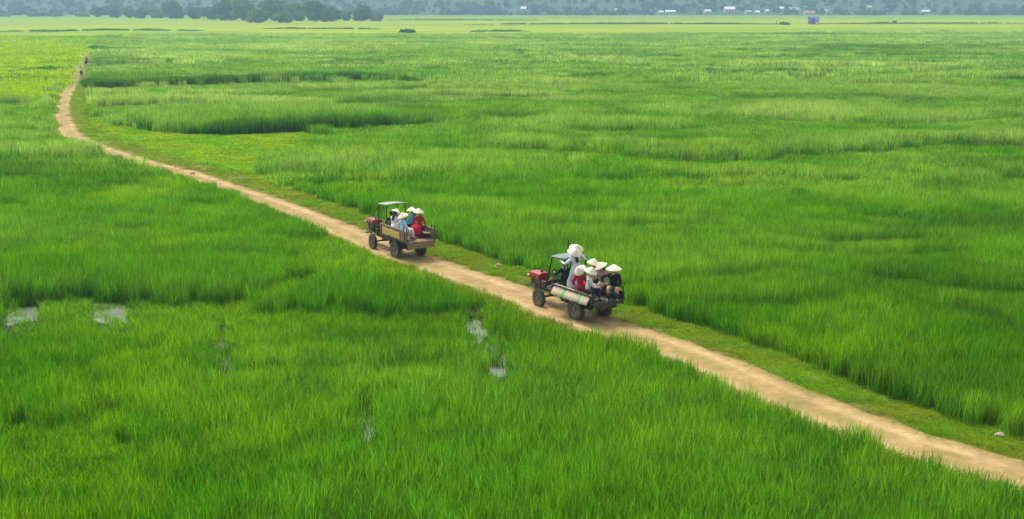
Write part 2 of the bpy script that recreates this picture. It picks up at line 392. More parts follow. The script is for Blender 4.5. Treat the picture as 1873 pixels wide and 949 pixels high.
# ------------------------------------------------------------------ grass clumps (meshes used only inside the grass objects)
def clump(name, n, rad, hmin, hmax, width, lean, segs=3, dry=.08):
    rg = np.random.default_rng(abs(hash(name)) % 1000 if False else sum(map(ord, name)))
    r = rad * np.sqrt(rg.random(n)) * (.6 + .4 * rg.random(n)); a = rg.random(n) * 2 * np.pi
    px, py = r * np.cos(a), r * np.sin(a)
    h = hmin + (hmax - hmin) * rg.random(n) ** .8 * (1 - .25 * (r / rad))
    d = rg.random(n) * 2 * np.pi; ln = lean * (.15 + rg.random(n) ** 1.5) * h
    fa = rg.random(n) * np.pi
    wd = width * (.6 + .8 * rg.random(n))
    cx, sx = np.cos(fa), np.sin(fa)
    rnd = rg.random(n); dr = np.where(rg.random(n) < dry, .5 + .5 * rg.random(n), .12 * rg.random(n))
    V = []; C = []
    ts = np.linspace(0, 1, segs + 1)
    for i, t in enumerate(ts):
        ox = px + np.cos(d) * ln * t ** 2; oy = py + np.sin(d) * ln * t ** 2; oz = h * (t - .12 * lean * t ** 3)
        ww = wd * (1 - .3 * t) / 2 if i < segs else 0 * wd
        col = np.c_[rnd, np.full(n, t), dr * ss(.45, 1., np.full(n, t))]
        if i < segs:
            V += [np.c_[ox - cx * ww, oy - sx * ww, oz], np.c_[ox + cx * ww, oy + sx * ww, oz]]; C += [col, col]
        else:
            V += [np.c_[ox, oy, oz]]; C += [col]
    nv = 2 * segs + 1
    V = np.stack(V, 1).reshape(-1, 3); C = np.stack(C, 1).reshape(-1, 3)
    b = np.arange(n)[:, None] * nv; F = []
    for i in range(segs):
        k = 2 * i
        if i < segs - 1:
            F += [b + np.array([[k, k + 1, k + 3]]), b + np.array([[k, k + 3, k + 2]])]
        else: F += [b + np.array([[k, k + 1, k + 2]])]
    me = mesh_np(name, V, np.concatenate(F), [M_GRASS], False, C, 'blade')
    return bpy.data.objects.new(name, me)

def scatter(name, label, variants, P, rot, scl, idx, tint):
    me = bpy.data.meshes.new(name); me.vertices.add(len(P)); me.vertices.foreach_set('co', P.astype(np.float32).ravel())
    a = me.attributes.new('rot', 'FLOAT_VECTOR', 'POINT'); a.data.foreach_set('vector', rot.astype(np.float32).ravel())
    a = me.attributes.new('scl', 'FLOAT_VECTOR', 'POINT'); a.data.foreach_set('vector', scl.astype(np.float32).ravel())
    a = me.attributes.new('idx', 'INT', 'POINT'); a.data.foreach_set('value', idx.astype(np.int32))
    a = me.attributes.new('tint', 'FLOAT_COLOR', 'POINT'); a.data.foreach_set('color', np.c_[tint, np.ones(len(tint))].astype(np.float32).ravel())
    o = link(bpy.data.objects.new(name, me)); tag(o, label, 'grass', kind='stuff')
    ng = bpy.data.node_groups.new(name, 'GeometryNodeTree')
    ng.interface.new_socket('Geometry', in_out='INPUT', socket_type='NodeSocketGeometry'); ng.interface.new_socket('Geometry', in_out='OUTPUT', socket_type='NodeSocketGeometry')
    N = ng.nodes; L = ng.links
    gi = N.new('NodeGroupInput'); go = N.new('NodeGroupOutput'); jn = N.new('GeometryNodeJoinGeometry')
    for v in reversed(variants):
        oi = N.new('GeometryNodeObjectInfo'); oi.inputs['Object'].default_value = v; oi.inputs['As Instance'].default_value = False
        g2 = N.new('GeometryNodeGeometryToInstance'); L.new(oi.outputs['Geometry'], g2.inputs[0]); L.new(g2.outputs[0], jn.inputs[0])
    ip = N.new('GeometryNodeInstanceOnPoints'); ip.inputs['Pick Instance'].default_value = True
    def na(nm, t):
        q = N.new('GeometryNodeInputNamedAttribute'); q.data_type = t; q.inputs['Name'].default_value = nm; return q.outputs[0]
    L.new(gi.outputs[0], ip.inputs['Points']); L.new(jn.outputs[0], ip.inputs['Instance']); L.new(na('idx', 'INT'), ip.inputs['Instance Index'])
    e = N.new('FunctionNodeEulerToRotation'); L.new(na('rot', 'FLOAT_VECTOR'), e.inputs[0]); L.new(e.outputs[0], ip.inputs['Rotation'])
    L.new(na('scl', 'FLOAT_VECTOR'), ip.inputs['Scale']); L.new(ip.outputs[0], go.inputs[0])
    md = o.modifiers.new('clumps', 'NODES'); md.node_group = ng
    return o

def grid(y0, y1, s, margin=8.0):
    rows = np.arange(y0, y1, s); out = []
    for r in rows:
        hwid = .452 * r + margin
        xs = np.arange(-hwid, hwid, s); out.append(np.c_[xs, np.full(len(xs), r)])
    P = np.concatenate(out); return P + (rng.random(P.shape) - .5) * s * 1.3

NV = 4
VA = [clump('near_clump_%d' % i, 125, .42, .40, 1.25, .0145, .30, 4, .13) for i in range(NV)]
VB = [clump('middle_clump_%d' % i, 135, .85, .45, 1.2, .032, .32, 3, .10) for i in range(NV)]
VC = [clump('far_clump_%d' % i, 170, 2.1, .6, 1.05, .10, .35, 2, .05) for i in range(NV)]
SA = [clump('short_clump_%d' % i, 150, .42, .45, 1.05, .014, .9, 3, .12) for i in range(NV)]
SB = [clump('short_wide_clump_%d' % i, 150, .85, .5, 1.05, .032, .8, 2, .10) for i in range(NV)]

tallP, tallR, tallS, tallI, tallC = [], [], [], [], []
shP, shR, shS, shI, shC = [], [], [], [], []
for y0, y1, s, base, sbase in [(24, 80, .38, 0, 0), (70, 195, .80, NV, NV), (175, 520, 2.1, 2 * NV, NV)]:
    P = grid(y0, y1, s)
    jit = rng.random(len(P))
    if base > 0: P = P[P[:, 1] > y0 + 10 * (y0 / 70) * jit]
    jit = rng.random(len(P))
    if base < 2 * NV: P = P[P[:, 1] < y1 - 10 * (y1 / 80) * jit]
    sd, hw = road_sd(P[:, 0], P[:, 1]); Hh, col, short, band, rice = field(P[:, 0], P[:, 1], sd, hw)
    zt = terrain(P[:, 0], P[:, 1], sd, hw)
    W1 = wet(P[:, 0], P[:, 1], 3.4); W0 = wet(P[:, 0], P[:, 1])
    keep = (np.abs(sd) > hw + .12) & ~(band & (P[:, 1] > 470))
    keep &= ~(short & (rng.random(len(P)) < .4 * ss(.5, .68, fbm(P[:, 0] / 1.1, P[:, 1] / 1.4, 151)) * (P[:, 1] < 110)))
    keep &= rng.random(len(P)) > .86 * W1 - np.where(P[:, 0] < -12, .16, .12) * W0
    Hh = Hh * (1 - .30 * W1)
    P, Hh, col, short, zt, sd, hw = (a[keep] for a in (P, Hh, col, short, zt, sd, hw))
    n = len(P)
    lean = .10 + .10 * fbm(P[:, 0] / 8, P[:, 1] / 8, 111)
    rot = np.c_[(rng.random(n) - .5) * .22 + lean * .2, (rng.random(n) - .5) * .22 + lean * .7, rng.random(n) * 2 * np.pi]
    sxy = .85 + .35 * rng.random(n)
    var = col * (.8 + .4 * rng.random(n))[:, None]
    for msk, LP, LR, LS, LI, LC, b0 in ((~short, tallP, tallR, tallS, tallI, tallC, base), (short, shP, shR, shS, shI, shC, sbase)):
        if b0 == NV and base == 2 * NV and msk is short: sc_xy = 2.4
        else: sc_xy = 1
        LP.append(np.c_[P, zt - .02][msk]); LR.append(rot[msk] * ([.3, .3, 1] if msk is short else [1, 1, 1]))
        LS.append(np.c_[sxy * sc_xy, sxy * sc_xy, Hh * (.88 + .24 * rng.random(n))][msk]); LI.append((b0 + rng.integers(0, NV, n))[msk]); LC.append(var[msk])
cat = np.concatenate
# taller, ranker rows on the field banks; dark tint also paints in front shade
BANKS = [([(0, 74), (100, 73.5), (185, 73)], .7), ([(172, 86), (190, 94), (215, 91), (250, 92), (282, 98)], 1.3), ([(240, 112), (290, 113), (335, 115)], 1.3), ([(180, 122), (235, 121)], .7),
         ([(184, 70), (235, 69)], 1.1), ([(186, 77), (222, 79)], 1.1), ([(0, 58), (25, 57), (95, 57.5), (190, 55), (385, 56)], 1.3), ([(0, 134), (60, 131), (128, 126)], 1.3), ([(926, 97), (945, 95), (972, 99)], 1.4),
         ([(1222, 128), (1290, 132), (1370, 136)], 1.35), ([(1370, 136), (1480, 132), (1590, 133)], 1.1), ([(1000, 298), (1060, 300)], 1.0), ([(1380, 350), (1440, 360), (1490, 378)], 1.2), ([(1490, 178), (1600, 185), (1770, 190)], 1.1), ([(1700, 275), (1770, 262), (1850, 228)], 1.0), ([(1125, 436), (1210, 444)], .9), ([(1570, 260), (1700, 275)], .9), ([(195, 300), (245, 316)], 1.1), ([(340, 345), (420, 362)], 1.0), ([(0, 262), (60, 268)], 1.1), ([(560, 340), (660, 332)], .9), ([(1240, 282), (1330, 284)], 1.1), ([(850, 44.5), (1100, 43.5), (1450, 44)], 1.5), ([(1480, 43.5), (1900, 42.5)], 1.3), ([(860, 57.5), (970, 57)], 1.4), ([(1330, 64), (1540, 62)], 1.1),
         ([(700, 36.5), (1000, 37)], 1.3), ([(480, 52), (700, 53)], 1.2), ([(560, 160), (400, 164)], .6), ([(160, 148), (168, 158), (182, 163), (205, 162), (400, 155), (560, 148), (640, 146), (720, 146), (790, 151)], 1.56),
         ([(330, 241), (430, 243), (520, 239), (640, 235), (700, 231), (788, 230)], 1.6), ([(160, 189), (243, 189)], .9), ([(710, 109), (722, 108)], 1.2), ([(790, 152), (830, 158)], .8), ([(240, 226), (300, 238)], 1.1),
         ([(1010, 80), (1100, 79), (1200, 81)], .9), ([(1400, 104), (1560, 107), (1700, 104), (1873, 108)], .8), ([(1100, 93), (1160, 94)], 1.0), ([(1820, 143), (1873, 148)], 1.1), ([(860, 64), (1300, 65)], .9), ([(1650, 73), (1873, 75)], .9),
         ([(380, 98), (470, 97)], 1.0), ([(480, 86), (540, 87), (600, 89)], .9), ([(1130, 316), (1200, 324), (1280, 338), (1330, 354)], 1.25), ([(1600, 398), (1680, 408), (1790, 436)], 1.3), ([(1240, 278), (1330, 276)], .9), ([(360, 84), (455, 83)], .9)]
for px_, hb_ in BANKS:
    L_ = np.array([ground_at(a, b) for a, b in px_]); far_ = L_[:, 1].mean() > 190
    Q = resample(L_, (.9 if far_ else .30) * (.45 if hb_ > 1.55 else 1)); n = len(Q)
    if n < 3: continue
    dep = 2.2 if far_ else (1.3 if hb_ > 1.55 else .8)
    endf = np.minimum(1, np.minimum(np.arange(n), np.arange(n)[::-1]) / (n * .22)) ** .6
    Q = Q + (rng.random(Q.shape) - .5) * [1.0, dep * 1.6]; hh = hb_ * (1 if hb_ > 1.55 else .9) * endf * ((.84 if hb_ > 1.55 else .62) + (.3 if hb_ > 1.55 else .6) * fbm(Q[:, 0] / (dep * 2.5), Q[:, 1] / 9, 141)) * (.85 + .3 * rng.random(n))
    k_ = (hb_ > 1.55) | (rng.random(n) < .35 + .65 * ss(.28, .45, fbm(Q[:, 0] / (dep * 4), Q[:, 1] * 0, 142)))
    Q, hh = Q[k_], hh[k_]; n = len(Q); sd, hw = road_sd(Q[:, 0], Q[:, 1]); z_ = terrain(Q[:, 0], Q[:, 1], sd, hw)
    tallP.append(np.c_[Q, z_ - .03]); tallR.append(np.c_[(rng.random(n) - .5) * .3, (rng.random(n) - .5) * .3, rng.random(n) * 6.28]); tallS.append(np.c_[np.ones(n), np.ones(n), hh])
    tallI.append((2 * NV if far_ else NV) + rng.integers(0, NV, n)); tallC.append(np.tile([.034, .160, .006] if hb_ > 1.55 else [.050, .215, .008], (n, 1)) * (.8 + .5 * rng.random(n))[:, None])  # tallest walls darkest, the shade of their fronts put into the tint
print('GRASS', len(cat(tallP)), len(cat(shP)))
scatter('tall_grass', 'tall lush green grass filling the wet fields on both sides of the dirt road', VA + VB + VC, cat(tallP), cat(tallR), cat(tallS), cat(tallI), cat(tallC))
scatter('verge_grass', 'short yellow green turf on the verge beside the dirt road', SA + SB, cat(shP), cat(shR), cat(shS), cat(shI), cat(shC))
# ------------------------------------------------------------------ modelling helpers
class MB:
    """collects shapes into one mesh"""
    def __init__(s): s.bm = bmesh.new()
    def _add(s, verts, faces):
        vs = [s.bm.verts.new(v) for v in verts]
        for f in faces:
            try: s.bm.faces.new([vs[i] for i in f])
            except ValueError: pass
        return s
    def box(s, c, d, rot=(0, 0, 0)):
        M = Matrix.Translation(c) @ Euler(rot).to_matrix().to_4x4()
        V = [M @ Vector((x * d[0] / 2, y * d[1] / 2, z * d[2] / 2)) for x in (-1, 1) for y in (-1, 1) for z in (-1, 1)]
        return s._add(V, [(0, 1, 3, 2), (4, 6, 7, 5), (0, 4, 5, 1), (2, 3, 7, 6), (0, 2, 6, 4), (1, 5, 7, 3)])
    def tube(s, pts, r, n=8, caps=True):
        pts = [Vector(p) for p in pts]; rs = r if isinstance(r, (list, tuple)) else [r] * len(pts)
        rings = []; ref = None
        for i, p in enumerate(pts):
            d = (pts[min(i + 1, len(pts) - 1)] - pts[max(i - 1, 0)]).normalized()
            a = d.orthogonal().normalized() if ref is None else (ref - d * ref.dot(d)).normalized()
            ref = a; b = d.cross(a)
            rings.append([p + (a * math.cos(2 * math.pi * k / n) + b * math.sin(2 * math.pi * k / n)) * rs[i] for k in range(n)])
        V = [v for q in rings for v in q]; F = []
        for i in range(len(pts) - 1):
            for k in range(n): F.append((i * n + k, i * n + (k + 1) % n, (i + 1) * n + (k + 1) % n, (i + 1) * n + k))
        if caps: F += [tuple(range(n - 1, -1, -1)), tuple((len(pts) - 1) * n + k for k in range(n))]
        return s._add(V, F)
    def loft(s, rings, caps=True):
        n = len(rings[0]); V = [Vector(v) for q in rings for v in q]; F = []
        for i in range(len(rings) - 1):
            for k in range(n): F.append((i * n + k, i * n + (k + 1) % n, (i + 1) * n + (k + 1) % n, (i + 1) * n + k))
        if caps: F += [tuple(range(n - 1, -1, -1)), tuple((len(rings) - 1) * n + k for k in range(n))]
        return s._add(V, F)
    def lathe_x(s, prof, c, n=28):
        """profile of (x, r) turned round the x axis through c, closed"""
        rings = [[(c[0] + x, c[1] + r * math.cos(2 * math.pi * k / n), c[2] + r * math.sin(2 * math.pi * k / n)) for k in range(n)] for x, r in prof]
        return s.loft(rings + [rings[0]], caps=False)
    def disc_x(s, x0, x1, r, c, n=24): return s.tube([(c[0] + x0, c[1], c[2]), (c[0] + x1, c[1], c[2])], r, n)
    def ball(s, c, r, n=10, m=7):
        rr = r if isinstance(r, (list, tuple)) else (r, r, r)
        rings = []
        for i in range(m + 1):
            t = math.pi * (i + .02) / (m + .04); rings.append([(c[0] + rr[0] * math.sin(t) * math.cos(2 * math.pi * k / n), c[1] + rr[1] * math.sin(t) * math.sin(2 * math.pi * k / n), c[2] - rr[2] * math.cos(t)) for k in range(n)])
        return s.loft(rings)
    def build(s, name, m, parent=None, bevel=0, smooth=False):
        bmesh.ops.recalc_face_normals(s.bm, faces=s.bm.faces)
        if bevel: bmesh.ops.bevel(s.bm, geom=list(s.bm.edges), offset=bevel, segments=1, affect='EDGES', clamp_overlap=True)
        me = bpy.data.meshes.new(name); s.bm.to_mesh(me); s.bm.free()
        if smooth:
            for p in me.polygons: p.use_smooth = True
        me.materials.append(m)
        return link(bpy.data.objects.new(name, me), parent)
def empty(name, loc=(0, 0, 0), rz=0, label=None, cat=None, group=None):
    o = bpy.data.objects.new(name, None); o.location = loc; o.rotation_euler = (0, 0, rz); o.empty_display_size = .2
    link(o); return tag(o, label, cat, group)

M_SKIN = mat('skin', (.50, .30, .20), .55, noise=.1, scale=20)
M_HAT = mat('palm_leaf_hat', (.74, .67, .50), .7, noise=.12, scale=30, bump=.2)
M_HAIR = mat('black_hair', (.02, .015, .012), .45)
M_TYRE = mat('dusty_rubber', (.045, .04, .033), .9, noise=.5, scale=9, col2=(.11, .09, .06), bump=.3)
M_RIM = mat('dusty_rim', (.22, .21, .17), .7, noise=.5, scale=12)
M_STEEL = mat('dark_oily_steel', (.045, .047, .042), .6, .3, noise=.5, scale=10, col2=(.10, .075, .05))
M_RUST = mat('rusty_steel', (.13, .085, .055), .8, .2, noise=.5, scale=9)
M_CHROME = mat('worn_chrome', (.5, .5, .48), .3, .9, noise=.3, scale=30)
M_GLASS = mat('lamp_glass', (.75, .72, .6), .1, spec=.8)
M_LAMP = mat('dusty_lamp', (.38, .34, .26), .3, spec=.6)
M_BLACK = mat('black_vinyl', (.02, .02, .02), .5)

def wood_mat(name, a, b):
    m = bpy.data.materials.new(name); m.use_nodes = True; n = m.node_tree; L = n.links; bs = n.nodes['Principled BSDF']; bs.inputs['Roughness'].default_value = .85
    tc = n.nodes.new('ShaderNodeTexCoord'); mp = n.nodes.new('ShaderNodeMapping'); mp.inputs['Scale'].default_value = (9, 1.2, 12)
    tx = n.nodes.new('ShaderNodeTexNoise'); tx.inputs['Scale'].default_value = 2.2; tx.inputs['Detail'].default_value = 7
    r = n.nodes.new('ShaderNodeValToRGB'); r.color_ramp.elements[0].color = (*a, 1); r.color_ramp.elements[1].color = (*b, 1)
    r.color_ramp.elements[0].position = .3; r.color_ramp.elements[1].position = .7
    L.new(tc.outputs['Object'], mp.inputs[0]); L.new(mp.outputs[0], tx.inputs['Vector']); L.new(tx.outputs['Fac'], r.inputs[0]); L.new(r.outputs[0], bs.inputs['Base Color'])
    return m

# ------------------------------------------------------------------ people
def ik(a, t, l1, l2, pole):
    a, t, pole = Vector(a), Vector(t), Vector(pole)
    d = t - a; L = d.length
    if L > (l1 + l2) * .995: t = a + d * ((l1 + l2) * .995 / L); d = t - a; L = d.length
    L = max(L, .06); x = (l1 * l1 - l2 * l2 + L * L) / (2 * L); h = math.sqrt(max(l1 * l1 - x * x, 0))
    u = d.normalized(); p = pole - u * pole.dot(u); p = p.normalized() if p.length > 1e-4 else u.orthogonal().normalized()
    return a + u * x + p * h, t
def skin_mesh(name, chains, m, parent, levels=1, root=0):
    """chains: list of lists of (point, radius_x, radius_y); points closer than 1 mm are welded"""
    pts = []; rad = []; ed = []
    def add(p, rx, ry):
        for i, q in enumerate(pts):
            if (q - p).length < .001: return i
        pts.append(p); rad.append((rx, ry)); return len(pts) - 1
    for ch in chains:
        ids = [add(Vector(p), rx, ry) for p, rx, ry in ch]
        for a, b in zip(ids, ids[1:]):
            if a != b: ed.append((a, b))
    me = bpy.data.meshes.new(name + '_skeleton'); me.from_pydata([tuple(p) for p in pts], ed, [])
    o = bpy.data.objects.new(name, me); sc.collection.objects.link(o)
    md = o.modifiers.new('skin', 'SKIN'); md.use_smooth_shade = True
    sv = me.skin_vertices[0].data if len(me.skin_vertices) else None
    if sv is None:
        bpy.context.view_layer.objects.active = o
        sv = me.skin_vertices[0].data
    for i, (rx, ry) in enumerate(rad): sv[i].radius = (rx, ry); sv[i].use_root = (i == root)
    md2 = o.modifiers.new('sub', 'SUBSURF'); md2.levels = md2.render_levels = levels
    dg = bpy.context.evaluated_depsgraph_get(); ev = o.evaluated_get(dg)
    nm = bpy.data.meshes.new_from_object(ev); nm.name = name; nm.materials.clear(); nm.materials.append(m)
    for p in nm.polygons: p.use_smooth = True
    o.modifiers.clear(); o.data = nm; bpy.data.meshes.remove(me)
    o.name = name
    if parent is not None: o.parent = parent
    return o

def person(label, loc, rz, pelvis=(0, 0, .86), lean=(0, .05), feet=None, hands=None, top=None, legs=None, long_top=True, sleeves=True,
           hat=True, hat_tilt=(0, 0), turn=0.0, hair=True, knees=None, group=None, bare_legs=False, fingers=True, scale=1.0, boots=None, hem=.30, elbow_out=.5, bulk=1.0):
    """a person about 1.58 m tall; local +Y is forward, +X the right-hand side; feet and hands are local targets"""
    root = empty('person', loc, rz, label, 'person', group); root.scale = (scale * bulk, scale * bulk, scale)
    P = Vector(pelvis); up = Vector((lean[0], lean[1], 1)).normalized(); right = Vector((1, 0, 0)); fw = up.cross(right) * -1
    fw = Vector((0, 1, 0)) - up * up.y; fw.normalize(); right = fw.cross(up).normalized()
    waist = P + up * .13; chest = P + up * .30; ub = P + up * .42; nk = P + up * .49; hb = nk + up * .06
    cr, sr = math.cos(turn), math.sin(turn); hf = (fw * cr + right * sr); hr = hf.cross(up)
    hm = hb + up * .08 + hf * .012; ht = hb + up * .165 + hf * .0
    feet = feet or [(-.10, .04, .06), (.10, .02, .06)]; hands = hands or [(-.24, .06, .80), (.24, .06, .80)]
    chains = [[(P, .120, .095), (waist, .100, .080), (chest, .115, .085), (ub, .095, .07), (nk, .045, .045), (hb, .050, .052), (hm, .072, .085), (ht, .062, .072)]]
    chains.append([(hm, .072, .085), (hm + hf * .094 - up * .012, .013, .012)])     # nose
    shirt = [[(P - up * .02, .150, .120), (waist, .120, .098), (chest, .135, .103), (ub, .112, .088), (nk - up * .01, .062, .062)]]
    pants = [[(P + up * .05, .132, .108), (P, .136, .112)]]
    kn = []; hd = []
    for s, (ft, hn) in zip((-1, 1), zip(feet, hands)):
        hip = P + right * s * .085 - up * .05
        pole = Vector((knees[0] * s if knees else .15 * s, 1, .35)) if not knees or len(knees) < 3 else Vector((knees[0], knees[1], knees[2]))
        k_, an = ik(hip, ft, .385, .375, pole); kn.append((k_, an))
        toe = an + Vector((.03 * s, .13, -.035)); heel_r = .032
        leg = [(P, .120, .095), (hip, .082, .082), (hip.lerp(k_, .5), .070, .070), (k_, .052, .052), (k_.lerp(an, .35), .050, .052), (an, .032, .034), (toe, .034, .022)]
        chains.append(leg)
        pants.append([(P, .136, .112), (hip, .102, .100), (hip.lerp(k_, .5), .092, .090), (k_, .080, .080), (k_.lerp(an, .5), .080, .080), (k_.lerp(an, .9), .078, .080)])
        sh = ub + right * s * .155 - up * .01
        e_, wr = ik(sh, hn, .265, .235, Vector((s * elbow_out, -.5, -.6)))
        fdir = (wr - e_).normalized(); palm = wr + fdir * .055
        chains.append([(ub, .095, .07), (sh, .050, .050), (sh.lerp(e_, .5), .041, .041), (e_, .034, .034), (e_.lerp(wr, .3), .034, .033), (wr, .023, .021), (palm, .036, .018)])
        side = fdir.cross(Vector((0, 0, 1))); side = side.normalized() if side.length > .1 else right.copy()
        nrm = side.cross(fdir).normalized()
        if nrm.z > 0: nrm = -nrm
        if fingers:
            for q, (o_, l_) in enumerate([(-.026, .062), (-.009, .074), (.009, .070), (.025, .055)]):
                b0 = palm + side * o_ + fdir * .022
                b1 = b0 + fdir * l_ * .5 + nrm * .006; b2 = b1 + fdir * l_ * .32 + nrm * .022; b3 = b2 + fdir * l_ * .12 + nrm * .022
                chains.append([(palm, .036, .018), (b0, .010, .010), (b1, .0088, .0088), (b2, .008, .008), (b3, .007, .007)])
            tb = wr + fdir * .03 - side * .028 * s * 1.0
            chains.append([(palm, .036, .018), (tb, .013, .012), (tb - side * .02 * s + fdir * .03 + nrm * .01, .010, .010), (tb - side * .026 * s + fdir * .052 + nrm * .02, .008, .008)])
        if sleeves: shirt.append([(ub, .112, .088), (sh, .068, .068), (sh.lerp(e_, .5), .057, .057), (e_, .052, .052), (e_.lerp(wr, .5), .048, .048), (e_.lerp(wr, .93), .044, .044)])
        else: shirt.append([(ub, .112, .088), (sh, .068, .068), (sh.lerp(e_, .45), .062, .062)])
        hd.append((e_, wr))
    skin_mesh('body', chains, M_SKIN, root)
    if top: skin_mesh('tunic' if long_top else 'shirt', shirt, top, root)
    if legs and not bare_legs: skin_mesh('trousers', pants, legs, root)
    if top and long_top:
        # the tunic's skirt follows the thighs and hangs below the knees
        kc = (kn[0][0] + kn[1][0]) / 2; ac = (kn[0][1] + kn[1][1]) / 2; hip = P - up * .04
        spread = max(.16, (kn[0][0] - kn[1][0]).length / 2 + .09)
        cs = [(waist, .118, .10), (P + up * .02, .150, .125), (hip.lerp(kc, .35) + Vector((0, 0, .015)), (.155 + spread) / 2, .115), (hip.lerp(kc, .75) + Vector((0, 0, .012)), spread, .10), (kc + Vector((0, .03, -.01)), spread + .01, .10)]
        for t in (.35, .7, 1.0):
            cs.append((kc.lerp(ac, t * (1 - hem)) + Vector((0, .03, 0)), spread + .02 + .03 * t, .10 + .02 * t))
        rings = []
        for i, (c, a, b) in enumerate(cs):
            d = (cs[min(i + 1, len(cs) - 1)][0] - cs[max(i - 1, 0)][0]).normalized(); f2 = right.cross(d).normalized()
            rings.append([c + right * a * math.cos(q) * (1 + .05 * math.sin(5 * q + i)) + f2 * b * math.sin(q) * (1 + .07 * math.sin(7 * q)) for q in [2 * math.pi * k / 20 for k in range(20)]])
        MB().loft(rings).build('tunic_skirt', top, root, smooth=True)
    if boots:
        for k_, an in kn:
            b = MB(); b.tube([k_.lerp(an, .45), k_.lerp(an, .8), an + Vector((0, 0, .0))], [.066, .058, .05], 10); b.ball(an + Vector((0, .055, -.03)), (.048, .125, .034))
            b.build('boot', boots, root, smooth=True)
    else:
        for k_, an in kn: MB().ball(an + Vector((0, .06, -.040)), (.046, .125, .022)).build('shoe', M_BLACK, root, smooth=True)
    for s in (-1, 1): MB().ball(hm + hf * .082 + hr * s * .030 + up * .012, .0095, 6, 4).build('eye', M_BLACK, root, smooth=True)
    MB().ball(hm + hf * .078 - up * .048, (.022, .012, .007), 8, 4).build('mouth', mat_lips, root, smooth=True)
    for s in (-1, 1): MB().ball(hm + hr * s * .074 - hf * .012, (.012, .018, .028), 6, 5).build('ear', M_SKIN, root, smooth=True)
    if hair:
        h = MB(); h.ball(hm - hf * .022 + up * .018, (.088, .088, .098), 14, 9)
        bk = [hb - hf * .075 + up * .06, nk - fw * .105 - up * .02, ub - fw * .12 - up * .08, chest - fw * .125 - up * .02]
        if hair == 'short': bk = bk[:1]
        rings = []
        for i, c in enumerate(bk): rings.append([c + right * .075 * (1 - .12 * i) * math.cos(q) + fw * .028 * math.sin(q) for q in [2 * math.pi * k / 12 for k in range(12)]])
        if len(rings) > 1: h.loft(rings)
        h.build('hair', M_HAIR, root, smooth=True)
    if hat:
        hn = (up + hf * hat_tilt[1] + hr * hat_tilt[0]).normalized(); ap = hm + hn * .185 + hf * .0
        a = hn.orthogonal().normalized(); b_ = hn.cross(a); rings = []
        n = 32
        for r_, d_ in [(.004, 0), (.05, .034), (.12, .084), (.175, .133), (.232, .180), (.236, .186), (.228, .181), (.165, .132), (.05, .045), (.004, .012)]:
            rings.append([ap - hn * d_ + (a * math.cos(2 * math.pi * k / n) + b_ * math.sin(2 * math.pi * k / n)) * r_ for k in range(n)])
        MB().loft(rings).build('conical_hat', M_HAT, root, smooth=True)
    elif hat is None:
        MB().ball(hm + up * .03 - hf * .008, (.105, .115, .095), 14, 8).build('helmet', M_STEEL, root, smooth=True)
    return root
mat_lips = mat('lips', (.32, .10, .09), .5)

